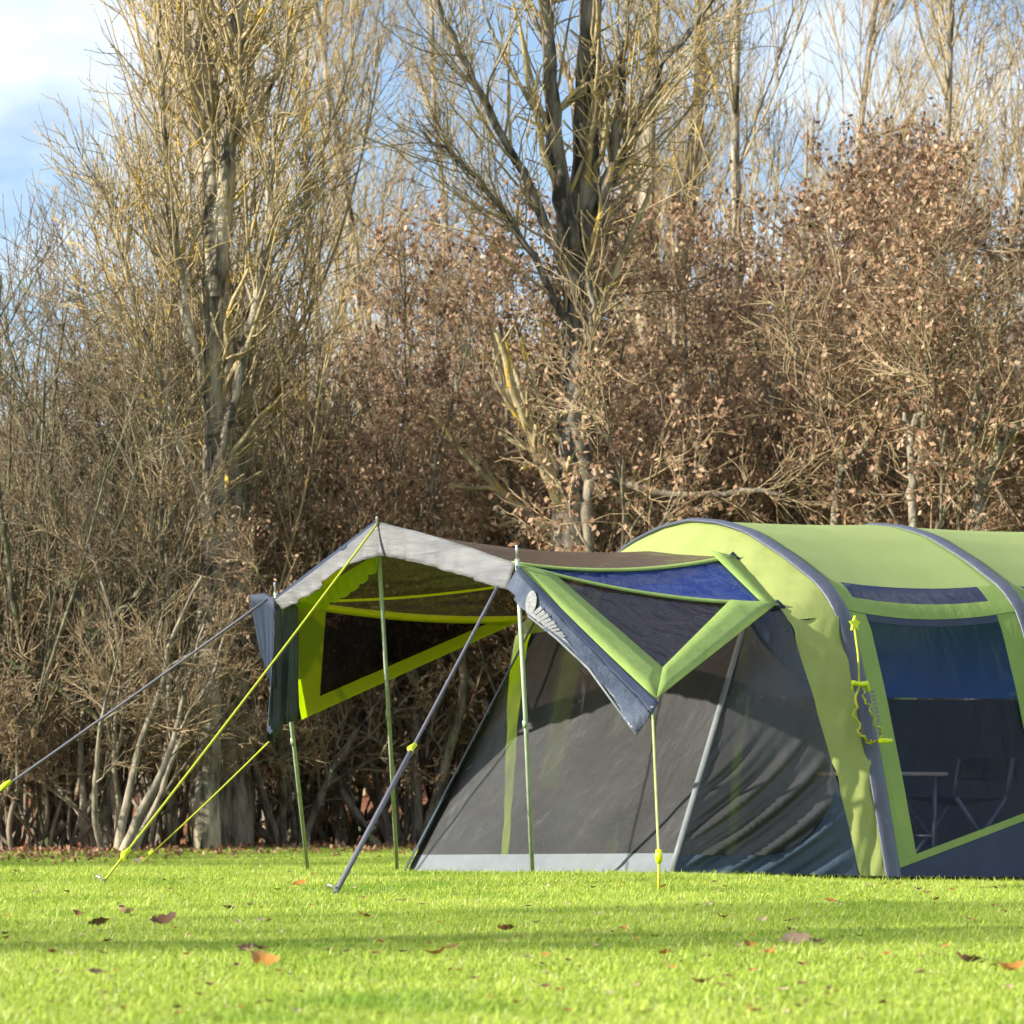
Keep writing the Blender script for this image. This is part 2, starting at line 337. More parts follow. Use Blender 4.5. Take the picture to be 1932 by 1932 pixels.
# bays
def zl(z0, z1, sagz=0.): return lambda a: p_of_z(z0+(z1-z0)*a-sagz*4*a*(1-a))
for i in range(3):
    e = .035
    z_rw_top = zl(1.615, 1.60, .0); z_rw_bot = zl(1.53, 1.525, .02); z_ls_bot = zl(1.445, 1.455, .035); z_pm = zl(1.41, 1.42, .04)
    zb = (lambda a: p_of_z(.10+.33*a)) if i == 0 else (lambda a: p_of_z(.43-.33*a)) if i == 1 else (lambda a: p_of_z(.1+0*a))
    zb2 = lambda a, f=zb: np.minimum(1, f(a)+.014)
    one = lambda a: np.ones_like(a)
    # roof sheet over the top, both sides
    a = np.linspace(0, 1, 24)[:, None]*np.ones((1, 50)); q = np.linspace(-1, 1, 50)[None]*np.ones((24, 1))
    pe = z_rw_top(a); p = np.abs(q)*pe
    G = np.where((q >= 0)[..., None], surf(i, a, p, 1), surf(i, a, p, -1))
    grid('roof_panel', G, M['green'], TENT, O1)
    for a0_, sd in ((.052, 1), (.052, -1), (.94, 1), (.94, -1)): panel('sleeve_seam', i, a0_, a0_+.008, 0., z_rw_top, M['seam'], sd, .003, 3, 30)
    rw = panel('roof_window', i, .12, .86, z_rw_top, z_rw_bot, M['clear'])
    panel('window_edge', i, 0, .12, z_rw_top, z_rw_bot, M['lime_shaded'], parent=rw)
    panel('window_edge', i, .86, 1, z_rw_top, z_rw_bot, M['lime_shaded'], parent=rw)
    panel('eave_strip', i, 0, 1, z_rw_bot, z_ls_bot, M['lime_shaded'], off=.004)
    panel('pelmet_shadow', i, .14, .86, z_ls_bot, z_pm, M['navy'], off=.002, nb=4)  # navy strip standing in for the shadow below the eave strip
    w = panel('window', i, .14, .86, z_pm, zb, M['window'])
    panel('window_border', i, 0, .14, z_ls_bot, zb, M['lime_shaded'], parent=w, na=5)
    panel('window_border', i, .86, 1, z_ls_bot, zb, M['lime_shaded'], parent=w, na=5)
    panel('sill_trim', i, 0, 1, zb, zb2, M['lime_shaded'], off=.004, nb=4, parent=w)
    panel('mud_wall', i, 0, 1, zb2, one, M['navy'])
    # far side: fabric with one clear window
    pw0, pw1 = p_of_z(1.42), p_of_z(.5)
    panel('far_wall', i, 0, 1, lambda a: p_of_z(1.61+0*a), lambda a, k=pw0: k+0*a, M['green'], -1)
    panel('far_window', i, .15, .85, pw0, pw1, M['window'], -1)
    panel('far_border', i, 0, .15, pw0, pw1, M['green'], -1); panel('far_border', i, .85, 1, pw0, pw1, M['green'], -1)
    panel('far_mud_wall', i, 0, 1, pw1, one, M['navy'], -1)
# hood and front strips
a = np.linspace(0, 1, 12)[:, None]*np.ones((1, 60)); q = np.linspace(-1, 1, 60)[None]*np.ones((12, 1)); pe = float(p_of_z(1.40)); p = np.abs(q)*pe
wr = .004*(np.sin(q*34+a*6)+np.sin(q*61-a*9))*np.sin(a*np.pi)
grid('hood', np.where((q >= 0)[..., None], surf(-1, a, p, 1, wr), surf(-1, a, p, -1, wr)), M['hood'], TENT, O1)
panel('front_strip', -1, 0, 1, pe, 1., M['hood'], 1, 0, 20, 90, wr=.006, seed=1)
fs_ = panel('front_strip', -1, 0, .38, pe, 1., M['lime'], -1, 0, 8, 40, wr=.003, seed=2)
panel('inner_lining', -1, .38, 1, pe, 1., M['navy'], -1, 0, 10, 40, wr=.003, seed=2)
grid('back_wall', np.stack([np.stack([O1+prof(3, p)[0]*EL+q*prof(3, p)[1]*ES+prof(3, p)[2]*EZ for q in np.linspace(-1, 1, 14)]) for p in np.linspace(0, 1, 20)]), M['green'], TENT, O1)
# porch
def onground(q, dz=.0): q = np.array(q, float); q[2] = float(ground(q[0], q[1]))+dz; return q
A_ = onground(TL(-1.2, -1.07, 0)); B_ = onground(TL(-1.2, 1.12, 0))
K_n, K_f = TL(-.36, .8, 1.57), TL(-.36, -.8, 1.57)
hp = lambda p, side: (lambda r: TL(r[0], side*r[1], r[2]))(prof(-1, p))
pk = float(p_of_z(1.66))
K_n, K_f = hp(pk, 1), hp(pk, -1)
C_n, C_f = hp(1., 1), hp(1., -1); C_n = onground(C_n); C_f = onground(C_f)
def lerp(a, b, t): return np.asarray(a)*(1-t)+np.asarray(b)*t
hB = .075
A1, B1 = lerp(A_, K_f, hB), lerp(B_, K_n, hB)
grid('front_band', bilin(A_, B_, B1, A1, 20, 5, wr=.003, wdir=-EL, wf=(4, 1)), M['band'], TENT, O1)
grid('hem_skirt', bilin(onground(A_-EL*.03)-[0, 0, .01], onground(B_-EL*.03)-[0, 0, .01], B_+[0, 0, .015]-EL*.004, A_+[0, 0, .015]-EL*.004, 16, 3), M['band'], TENT, O1)
grid('front_mesh', bilin(A1, B1, K_n, K_f, 24, 24, sag=.04, sagv=EL, wr=.007, wdir=-EL, wf=(5, 3)), M['mesh'], TENT, O1)
# head of the mesh front up to the hood edge
q = np.linspace(-1, 1, 24); top = np.stack([hp(abs(x)*pk, 1 if x >= 0 else -1) for x in q])
mid = np.stack([lerp(K_f, K_n, (x+1)/2) for x in q])
grid('front_head', np.stack([mid, lerp(mid, top, .5), top], 1), M['mesh'], TENT, O1)
# near side of porch: mesh above, navy skirt curving up below
def side_pt(a, b, S):
    base = lerp(B_ if S > 0 else A_, C_n if S > 0 else C_f, a)
    pz = 1-b*(1-pk); back = hp(pz, S); fr = lerp(B_ if S > 0 else A_, K_n if S > 0 else K_f, b)
    return lerp(fr, back, a)+(EL*.0)
def side_patch(name, S, blo, bhi, mt, n=26, m=26, wr=0., seed=0):
    G = np.zeros((n, m, 3)); nrm = (ES*S-EL*.6); nrm /= np.linalg.norm(nrm)
    for ii, aa in enumerate(np.linspace(0, 1, n)):
        for jj, t in enumerate(np.linspace(0, 1, m)):
            b = blo(aa)+(bhi(aa)-blo(aa))*t; q_ = side_pt(aa, b, S)
            if wr:
                tt = b*1.3-aa*.62+.10*aa*aa
                env = min(1, 6*aa*(1-aa)+.1)*math.exp(-((b-.16)/.22)**2)
                w_ = math.sin(tt*46+seed)+.8*math.sin(tt*83+1.3*aa+seed)+.5*math.sin(tt*21); q_ = q_+nrm*wr*env*(w_ if w_ < 0 else w_*.5+.5*w_*w_)
            G[ii, jj] = q_
    return grid(name, G, mt, TENT, O1)
sk = lambda a: .07+.02*a+.22*max(0, (a-.45)/.55)**2.2
side_patch('side_skirt', 1, lambda a: 0., sk, M['skirt'], 50, 18, .014, 1)
side_patch('side_mesh', 1, sk, lambda a: 1., M['mesh'], 60, 70, .020, 2)
side_patch('side_skirt', -1, lambda a: 0., sk, M['skirt'], 16, 5)
side_patch('side_mesh', -1, sk, lambda a: 1., M['mesh'], 16, 16)
def tape(name, a, b, w, mt, nrm, lift=.006, n=10):
    a, b = np.asarray(a), np.asarray(b); d = b-a; d /= np.linalg.norm(d); x = np.cross(d, nrm); x /= np.linalg.norm(x); nrm = np.cross(x, d)
    return ribbon(name, [a+x*w/2+nrm*lift, b+x*w/2+nrm*lift], [a-x*w/2+nrm*lift, b-x*w/2+nrm*lift], mt, TENT, O1, n, .004)
vn = -EL*.75+ES*.65+EZ*.3
tape('corner_seam', B_+[0, 0, .02], K_n, .03, M['tape'], vn)
tape('corner_seam', A_+[0, 0, .02], K_f, .11, M['skirt'], -EL*.8-ES*.5+EZ*.3)
hem = [lerp(B_, C_n, t)+(ES-EL*.5)*.004+[0, 0, .012] for t in np.linspace(0, 1, 8)]
tube('skirt_hem', hem, .006, M['tape'], TENT, O1, 6)
# inner structure: door strips, floor, bedroom
tape('door_strip', TL(-.05, .35, .04), TL(-.05, .5, 1.75), .07, M['lime'], -EL)
tape('door_strip', TL(-.05, -.62, .04), TL(-.05, -.5, 1.75), .07, M['lime'], -EL)
fl = np.zeros((10, 10, 3))
for ii, l in enumerate(np.linspace(-1.15, 4.25, 10)):
    hw = 1.05+(1.6-1.05)*min(1, max(0, (l+1.15)/.85))
    for jj, s in enumerate(np.linspace(-hw, hw, 10)):
        fl[ii, jj] = TL(l, s, 0); fl[ii, jj, 2] = float(ground(fl[ii, jj, 0], fl[ii, jj, 1]))+.03
grid('groundsheet', fl, M['floor'], TENT, O1)
grid('bedroom_wall', bilin(TL(.12, .30, 1.0), TL(2.8, .30, 1.03), TL(2.8, .15, 1.80), TL(.12, .15, 1.78), 20, 8, wr=.006, wdir=ES, wf=(5, 1)), M['blue'], TENT, O1)
grid('bedroom_lower_wall', bilin(TL(.12, .34, .03), TL(2.8, .34, .03), TL(2.8, .31, 1.02), TL(.12, .31, .99), 24, 10, wr=.012, wdir=ES, wf=(6, .6)), M['dark'], TENT, O1)
grid('bedroom_end', bilin(TL(.12, .34, .03), TL(.12, -1.3, .03), TL(.12, -.9, 1.7), TL(.12, .2, 1.75), 12, 10, wr=.01, wdir=EL, wf=(5, 1)), M['dark'], TENT, O1)
arc = [TL(.62+.42*math.cos(t)*1.0, .335-.2*max(0, math.sin(t))*.2, .60+.75*math.sin(t)) for t in np.linspace(0, math.pi, 22)]
tube('bedroom_door_zip', arc, .012, M['rope_grey'], TENT, O1, 6)
# ------------------------------------------------------------------ awning
LA = -2.15; OA = TL(LA, 0, 0)
def on_s(u, v, l):
    s, z = pix(u, v, l); return TL(l, s, z)
P2 = on_s(712, 987, LA); P3 = on_s(968, 1064, LA); P1 = on_s(521, 1131, LA)
T_ = TL(-.30, 0, 1.80)
E_n = on_s(1385, 1050, -.24); R_n = on_s(1464, 1140, -.38)
mir = lambda q: (lambda d: O1+(d@EL)*EL-(d@ES)*ES+d[2]*EZ)(q-O1)
E_f, R_f = mir(E_n), mir(R_n)
W_n = P(1238, 1318, 16.5); W_f = TL(-1.75, -1.3, .87)
W_f = P(563, 1358, W_f[1])
sags = dict(sag=.05)
def sagc(a, b, sg, n=21): t_ = np.linspace(0, 1, n)[:, None]; return np.asarray(a)*(1-t_)+np.asarray(b)*t_-EZ*sg*4*t_*(1-t_)
def ruled(name, A, B, mt, m=12, wr=0., wd=ES, f=9, off=(0, 0, 0), pull=0.):
    b = np.linspace(0, 1, m)[None, :, None]; t_ = np.linspace(0, 1, len(A))[:, None, None]; G = A[:, None]*(1-b)+B[:, None]*b-EZ*pull*4*b*(1-b)*np.sin(np.pi*t_)
    if wr: G = G+wr*(np.sin(t_*f+b*14)+.7*np.sin(t_*f*2.3-b*23+1))*np.minimum(1, 6*t_*(1-t_))*np.minimum(1, 6*b*(1-b))*np.asarray(wd)
    return grid(name, G+np.asarray(off), mt, TENT, O1)
def bent(a, b, c, n=21): return np.stack([lerp(a, b, t_*2) if t_ <= .5 else lerp(b, c, t_*2-1) for t_ in np.linspace(0, 1, n)])
ridge = sagc(P2, T_, .06); en = sagc(P3, E_n, .055); rn = sagc(P3, R_n, .05); ef = sagc(P1, E_f, .055); rf = sagc(P1, R_f, .04)
ruled('awning_roof_film', ridge, en, M['clear_top'], wr=.006, wd=EZ); ruled('awning_roof_film', ridge, ef, M['clear_top'], wr=.006, wd=EZ)
ruled('awning_side_film', en, rn, M['clear_blue'], wr=.006, pull=.02); ruled('awning_side_film', ef, rf, M['clear_top'], wr=.004)
ruled('wing_film', rn, bent(P3, W_n, R_n), M['clear_wing'], wr=.007, f=14, pull=.02); ruled('wing_film', rf, bent(P1, W_f, R_f), M['clear_dark'], wr=.003)
def edge_strip(name, C, w, toward, mt, off=(0, 0, 0)):
    d = unit(np.asarray(toward)[None]-C); k = np.linspace(0, 1, len(C))[:, None]; wv = w*np.minimum(1, 12*(1-k)+.2)
    t_ = C+d*0; x = unit(np.asarray(toward)-C.mean(0)); ax = unit(C[-1]-C[0]); x = unit(x-(x@ax)*ax)
    return grid(name, np.stack([C-x*w*.5, C+x*w*.5], 1)+np.asarray(off), mt, TENT, O1, thick=.004 if mt is not M['lime'] else 0)
def band(name, a, b, w, side_pt_, mt, sag=0, w2=None, thick=.008, n=18):
    """trim ribbon along a-b, widening towards side_pt_"""
    a, b, c = map(lambda q: np.asarray(q, float), (a, b, side_pt_)); d = (b-a)/np.linalg.norm(b-a); x = (c-a)-((c-a)@d)*d; x /= np.linalg.norm(x)
    w2 = w if w2 is None else w2
    return ribbon(name, [a, b], [a+x*w, b+x*w2], mt, TENT, O1, n, thick, sag)
# near wing trims
band('ridge_edge_trim', P2, P3, .05, T_, M['lime_shaded'])
band('ridge_edge_trim', P2-EZ*.03, P1-EZ*.01, .03, T_-EZ*.06, M['lime'], 0, .22, thick=0)
edge_strip('film_strip', en, .032, R_n, M['lime_shaded'], EZ*.006+ES*.006)
edge_strip('film_strip', rn, .045, W_n, M['lime_shaded'], EZ*.004+ES*.010)
def quad(name, a, b, c, d, mt, n=14, m=4, thick=.008, sh=0): return grid(name, bilin(a, b, c, d, n, m)+ES*sh, mt, TENT, O1, thick=thick)
def inner(T3, bary): return sum(np.asarray(q)*w for q, w in zip(T3, bary))
p3i = inner((P3, W_n, R_n), (.83, .04, .13)); wi = inner((P3, W_n, R_n), (.10, .74, .16)); ri = inner((P3, W_n, R_n), (.17, .03, .80))
quad('wing_trim', P3, W_n, wi, p3i, M['lime_shaded']); quad('wing_trim', W_n, R_n, ri, wi, M['lime_shaded'])
band('wing_trim', E_n, R_n, .16, P3, M['lime_shaded'], 0, .10)
edge_strip('film_strip', ef, .03, R_f, M['lime'], -EZ*.008+ES*.006)
edge_strip('film_strip', rf, .045, W_f, M['lime'], ES*.012)
p1i = inner((P1, W_f, R_f), (.80, .02, .18)); wfi = inner((P1, W_f, R_f), (.12, .79, .09)); rfi = inner((P1, W_f, R_f), (.10, .06, .84))
quad('wing_trim', P1, W_f, wfi, p1i, M['lime'], thick=0, sh=.03); quad('wing_trim', W_f, R_f, rfi, wfi, M['lime'], thick=0, sh=.03)
# grey valances hanging from the front edge
def depthline(pts, d0, d1):
    n = len(pts); return np.array([P(u, v, d0+(d1-d0)*i/(n-1)) for i, (u, v) in enumerate(pts)])
def strip(name, up, lo, mt, n=30, m=7, wr=.006, seed=0, wdir=None, thick=.004, parent=None):
    t = np.linspace(0, 1, n); A = np.stack([np.interp(t, np.linspace(0, 1, len(up)), up[:, k]) for k in range(3)], -1)
    B = np.stack([np.interp(t, np.linspace(0, 1, len(lo)), lo[:, k]) for k in range(3)], -1)
    b = np.linspace(0, 1, m)[None, :, None]; G = A[:, None]*(1-b)+B[:, None]*b
    ph = np.sin(t*23+seed)+.7*np.sin(t*47+2*seed)+.5*np.sin(t*81)
    G = G+wr*ph[:, None, None]*b*(np.asarray(-EL if wdir is None else wdir))
    return grid(name, G, mt, parent or TENT, O1, thick=thick)
dP2, dP3, dP1 = P2[1], P3[1], P1[1]
strip('valance', depthline([(711, 985), (790, 1003), (880, 1030), (972, 1063)], dP2-.03, dP3-.03), depthline([(716, 1047), (790, 1062), (870, 1085), (950, 1112)], dP2-.06, dP3-.06), M['grey'], 40, 8, .012, 1)
strip('valance', depthline([(519, 1132), (580, 1087), (650, 1033), (711, 985)], dP1-.03, dP2-.03), depthline([(534, 1150), (590, 1120), (640, 1072), (716, 1047)], dP1-.06, dP2-.06), M['grey'], 40, 8, .012, 2)
ribbon('valance_edge', depthline([(517, 1129), (709, 982)], dP1, dP2), depthline([(520, 1136), (711, 990)], dP1-.02, dP2-.02), M['navy'], TENT, O1)
# gathered lime edge under the far front eave
tt = np.linspace(0, 1, 60); up = np.stack([lerp(P(575, 1128, dP1-.02), P(715, 1042, dP2-.02), x) for x in tt]); lo = np.stack([lerp(P(596, 1150, dP1+.1), P(716, 1066, dP2+.1), x)-EZ*(.035*math.sin(x*3.14)+.012*math.sin(x*44)) for x in tt])
bb = np.linspace(0, 1, 6)[None, :, None]; G = up[:, None]*(1-bb)+lo[:, None]*bb-EL*(.018*np.sin(tt*46)*sm(.2, .5, tt))[:, None, None]*bb
grid('gathered_trim', G, M['lime'], TENT, O1)
# dark flap of near wing with printed mark
fu = depthline([(972, 1063), (1060, 1150), (1150, 1238), (1243, 1326)], dP3-.03, 16.47)
fm = depthline([(974, 1076), (1024, 1132), (1092, 1200), (1160, 1270), (1230, 1345)], dP3-.07, 16.43)
fo = depthline([(955, 1110), (998, 1162), (1052, 1205), (1112, 1262), (1202, 1386)], dP3-.10, 16.40)
f1 = strip('wing_flap', fu, fm, M['navy'], 30, 5, .005, 3); f2 = strip('wing_flap', fm, fo, M['flap'], 30, 8, .012, 4)
tube('flap_piping', [q-EL*.004 for q in fo[1:]], .006, M['tape'], TENT, O1, 6)
def fpt(t, b):
    A = [np.interp(t, np.linspace(0, 1, 5), fm[:, k]) for k in range(3)]; B = [np.interp(t, np.linspace(0, 1, 5), fo[:, k]) for k in range(3)]
    return lerp(A, B, b)-EL*.016-np.array([0, .012, 0])
def mark(pts, m='white', parent=f2, lift=0):
    vs = [tuple(fpt(t, b)-O1-np.array([0, lift, 0])) for t, b in pts]
    me = bpy.data.meshes.new('printed_mark'); me.from_pydata(vs, [], [tuple(range(len(vs)))]); link('printed_mark', me, M[m], parent)
mark([(.215+.05*math.cos(x), .42+.40*math.sin(x)+.25*math.cos(x)) for x in np.linspace(0, 2*math.pi, 15)[:-1]])
random.seed(3)
t = .265
for k in range(9):
    hgt = (.66, .6, .66, .5, .56, .46, .42, .36, .28)[k]; w = .016+.004*random.random(); c = .52+.1*k/9
    mark([(t, c+hgt/2), (t+w*.4, c-hgt*.5), (t+w*1.5, c-hgt*.38), (t+w*1.3, c+hgt*.5)]); t += .026
mark([(.25, .72), (.52, .60), (.56, .66), (.25, .86)], lift=.003)
# far flap: hanging folded panels
d1 = dP1
strip('far_flap', depthline([(517, 1150), (545, 1135), (562, 1145)], d1, d1+.05), depthline([(507, 1402), (536, 1366), (564, 1357)], d1+.35, d1+.45), M['flap'], 24, 12, .02, 5)
strip('far_flap', depthline([(470, 1122), (500, 1119), (519, 1132)], d1+.1, d1), depthline([(497, 1240), (508, 1275), (516, 1300)], d1+.25, d1+.2), M['navy'], 12, 8, .012, 7)
# tie points
for q in (E_n, R_n+EL*.02):
    r = np.random.default_rng(5); pts = [q+r.normal(0, .022, 3) for _ in range(9)]
    tube('tie_knot', pts, .012, M['navy'], TENT, O1, 6)
# guy bundle on the front beam
def beam_at(i, z, fwd=0., out=.075):
    p = float(p_of_z(z)); l, s, zz = prof(i, p); return TL(l+fwd, s+out, zz)
def star(name, c, r, parent):
    c = np.asarray(c)-O1; pts = []
    for k in range(10):
        a = k*math.pi/5+.3; rr = r if k % 2 == 0 else r*.5; pts.append((math.cos(a)*rr, math.sin(a)*rr))
    vs = [tuple(c+ES*d*.012-EL*x+EZ*y) for d in (0, 1) for x, y in pts]; n = 10
    fs = [tuple(range(n))[::-1], tuple(range(n, 2*n))]+[(i, (i+1) % n, n+(i+1) % n, n+i) for i in range(n)]
    me = bpy.data.meshes.new(name); me.from_pydata(vs, [], fs); return link(name, me, M['plastic'], parent)
for i, zs in ((0, 1.36), (1, 1.36)):
    b0 = beam_at(i, zs, -.02); star('toggle', b0, .042, TENT)
    b1 = beam_at(i, 1.03, -.10, .09)
    tube('guy_cord', [b0, lerp(b0, b1, .5)+ES*.01, b1], .006, M['rope_lime'], TENT, O1, 6)
    tube('runner', [b1-EL*.06+EZ*-.02, b1-EL*.045+EZ*.012, b1+EZ*.005, b1+EL*.05+EZ*.012, b1+EL*.07-EZ*.028], [.012, .016, .013, .016, .012], M['plastic'], TENT, O1, 8)
    b2 = beam_at(i, .74, .02, .085)
    tube('toggle', [b2-EL*.045, b2, b2+EL*.045], [.012, .015, .012], M['plastic'], TENT, O1, 8)
    r = np.random.default_rng(i)
    lp = [b1]+[lerp(b1, b2, x)-EL*(.035+.05*math.sin(x*3.1))+EZ*-.12*math.sin(x*3.14)+r.normal(0, .008, 3) for x in np.linspace(.1, .9, 24)]+[b2]
    tube('guy_cord', lp, .007, M['rope_lime'], TENT, O1, 6)
    lp = [b1+EL*.02]+[lerp(b1, b2, x)+EL*.008+r.normal(0, .008, 3)-EZ*.02 for x in np.linspace(.1, .95, 20)]+[b2]
    tube('guy_cord', lp, .0055, M['rope_lime'], TENT, O1, 6)
for k in range(11):
    z0 = 1.0-k*.022; c = beam_at(0, z0, .022, .062)-O1; h = .007+.004*random.random(); w = .014+.008*random.random()
    me = bpy.data.meshes.new('printed_letter'); me.from_pydata([tuple(c-EL*w+EZ*h), tuple(c-EL*w-EZ*h), tuple(c+EL*w*.6-EZ*h*.7), tuple(c+EL*w*.6+EZ*h)], [], [(0, 1, 2, 3)])
    link('printed_letter', me, M['white'], TENT)
# ------------------------------------------------------------------ poles, ropes, strap
def pole(top, foot, label):
    foot = onground(foot, -.03); t = empty('awning_pole', tuple(foot), label, 'pole', 'poles holding up the awning')
    top = np.asarray(top); d = (top-foot)/np.linalg.norm(top-foot)
    tube('pole_tube', [foot, lerp(foot, top, .5)+np.array([.004, 0, 0]), top], .012, M['pole'], t, foot, 10)
    tube('pole_spike', [top-d*.01, top+d*.075], .006, M['steel'], t, foot, 8)
    tube('pole_joint', [lerp(foot, top, .49), lerp(foot, top, .51)], .0135, M['pole'], t, foot, 10)
pole(P(520, 1118, dP1-.03), gd(582, 1646), 'pale green steel pole under the far left corner of the awning')
pole(P2+[0, -.03, -.02], gd(750, 1647), 'tall pale green steel pole under the peak of the awning')
pole(P3+[.02, -.05, .02], gd(1005, 1651), 'pale green steel pole under the near corner of the awning')
def runner_mesh(c, d, t, root):
    x = np.cross(d, EZ); x /= np.linalg.norm(x)
    tube('runner', [c-d*.035+x*.012, c-x*.004, c+d*.04+x*.01], [.011, .016, .011], M['plastic'], t, root, 8)
def rope(top, foot, r, mt, label, frac, group='guy ropes of the awning', sag=.01, peg=True):
    top = np.asarray(top); foot = np.asarray(foot); t = empty('guy_rope', tuple(foot), label, 'rope', group)
    pts = [lerp(foot, top, x)-EZ*sag*4*x*(1-x) for x in np.linspace(0, 1, 14)]
    tube('cord', pts, r, mt, t, foot, 8); d = (top-foot)/np.linalg.norm(top-foot)
    runner_mesh(lerp(foot, top, frac), d, t, foot)
    if peg: tube('peg', [foot-EZ*.06+d*.03, foot+EZ*.03, foot+EZ*.04-np.array([.025, 0, 0]), foot+EZ*.02-np.array([.03, 0, 0])], .006, M['steel'], t, foot, 8)
    return t
ft = gd(630, 1690)+[0, 0, .01]
t = rope(P(938, 1108, dP3-.12), ft, .0085, M['rope_grey'], 'thick slate grey webbing strap running from near awning corner to the lawn', .44)
tube('doubled_webbing', [ft+[.006, -.01, .0], lerp(ft, P(938, 1108, dP3-.12), .43)+[.006, -.01, 0]], .0125, M['rope_grey'], t, ft, 8)
rope(P2+[0, -.05, -.01], gd(192, 1668), .006, M['rope_lime'], 'lime yellow guy rope running from awning peak down to the left lawn', .075)
rope(P(505, 1130, dP1-.02), onground(P(-235, 1650, 18.8)), .0075, M['rope_grey'], 'grey guy rope running from far awning corner out of the left side', .326)
rope(P(507, 1400, dP1+.38), gd(262, 1632), .005, M['rope_lime'], 'short lime yellow guy rope from the tip of the far dark flap', .12)
foot = gd(1243, 1684); t = empty('corner_strap', tuple(foot), 'lime strap pulling the near awning wing straight down beside the mesh front', 'strap')
wb = P(1231, 1340, 16.46); kn = foot+[0, 0, .16]
ribbon('webbing', [wb-[.006, 0, 0], kn-[.006, 0, 0]], [wb+[.006, 0, 0], kn+[.006, 0, 0]], M['strap'], t, foot, 10, .005)
tube('buckle', [kn-[0, 0, .03], kn, kn+[0, 0, .03]], [.013, .018, .013], M['plastic'], t, foot, 8)
tube('peg_loop', [kn-[0, 0, .02], foot+[0, 0, .05], foot-[0, 0, .03]], .007, M['rope_lime'], t, foot, 8)
tube('upper_buckle', [wb-[0, 0, .05], wb-[0, 0, .02], wb+[0, 0, .02]], [.010, .014, .010], M['tape'], t, foot, 8)
# ------------------------------------------------------------------ things inside the tent
t0 = TL(.62, .85, 0); t0 = onground(t0, .032); T0 = empty('camp_table', tuple(t0), 'low folding camp table with tan top inside the tent behind side window', 'table')
def box(name, c, sx, sy, sz, mt, parent, off):
    c = np.asarray(c)-off; vs = [tuple(c+EL*a*sx/2+ES*b*sy/2+EZ*d*sz/2) for a in (-1, 1) for b in (-1, 1) for d in (-1, 1)]
    me = bpy.data.meshes.new(name); me.from_pydata(vs, [], [(0, 1, 3, 2), (4, 6, 7, 5), (0, 4, 5, 1), (2, 3, 7, 6), (0, 2, 6, 4), (1, 5, 7, 3)]); o = link(name, me, mt, parent)
    md = o.modifiers.new('b', 'BEVEL'); md.width = min(sx, sy, sz)*.2; return o
box('tabletop', t0+EZ*.54, .66, .36, .022, M['wood'], T0, t0)
for a in (-1, 1):
    for b in (-1, 1):
        tube('leg', [t0+EL*a*.26+ES*b*.14, t0+EL*a*.26+ES*b*.14+EZ*.53], .013, M['alu'], T0, t0, 8)
    tube('stretcher', [t0+EL*a*.26-ES*.14+EZ*.2, t0+EL*a*.26+ES*.14+EZ*.2], .008, M['alu'], T0, t0, 8)
c0 = onground(TL(1.18, .86, 0), .032); C0 = empty('camp_chair', tuple(c0), 'folding camp chair with crossed pale legs inside the tent behind the table', 'chair')
for b in (-1, 1):
    tube('leg', [c0-EL*.2+ES*b*.2, c0+EL*.2+ES*b*.2+EZ*.42], .013, M['alu'], C0, c0, 8)
    tube('leg', [c0+EL*.2+ES*b*.2, c0-EL*.2+ES*b*.2+EZ*.42], .013, M['alu'], C0, c0, 8)
    tube('back_post', [c0+EL*.2+ES*b*.2+EZ*.40, c0+EL*.26+ES*b*.2+EZ*.64], .012, M['alu'], C0, c0, 8)
grid('seat', bilin(c0-EL*.2-ES*.2+EZ*.42, c0+EL*.2-ES*.2+EZ*.42, c0+EL*.2+ES*.2+EZ*.42, c0-EL*.2+ES*.2+EZ*.42, 8, 8, .04), M['black'], C0, c0, thick=.01)
grid('backrest', bilin(c0+EL*.23-ES*.2+EZ*.52, c0+EL*.23+ES*.2+EZ*.52, c0+EL*.26+ES*.2+EZ*.64, c0+EL*.26-ES*.2+EZ*.64, 8, 8, .03, EL), M['black'], C0, c0, thick=.01)
# ------------------------------------------------------------------ trees
def walk(rg, start, d, L, r0, r1, n, jit, up, pw=1.):
    B = len(start); Pt = np.zeros((B, n, 3)); Pt[:, 0] = start; d = unit(d); st = (L/(n-1))[:, None]
    for i in range(1, n):
        d = d+rg.normal(0, jit, (B, 3)); d[:, 2] += up; d = unit(d); Pt[:, i] = Pt[:, i-1]+d*st
    tt = np.linspace(0, 1, n)[None]**pw; return Pt, r0[:, None]*(1-tt)+r1[:, None]*tt
def kids(rg, Pt, Rd, n_per, t0, t1, ang, L, rf, npt, jit, up, rmin=.003, taper=.35, spread=1., lt=.5):
    B, n, _ = Pt.shape; k = B*n_per; par = np.repeat(np.arange(B), n_per); t = t0+(t1-t0)*rg.random(k)
    x = t*(n-1); i = np.minimum(n-2, x.astype(int)); f = (x-i)[:, None]
    q = Pt[par, i]*(1-f)+Pt[par, i+1]*f; tan = unit(Pt[par, i+1]-Pt[par, i]); rp = Rd[par, i]*(1-f[:, 0])+Rd[par, i+1]*f[:, 0]
    pe = rg.normal(0, 1, (k, 3)); pe[:, 2] *= spread; pe = unit(pe-(pe*tan).sum(1, keepdims=True)*tan)
    a = rg.uniform(ang[0], ang[1], k)[:, None]; d = tan*np.cos(a)+pe*np.sin(a)
    ln = rg.uniform(L[0], L[1], k)*(1-lt*t); r = np.maximum(rp*rg.uniform(rf[0], rf[1], k), rmin)
    return walk(rg, q, d, ln, r, np.maximum(r*taper, rmin*.6), npt, jit, up)
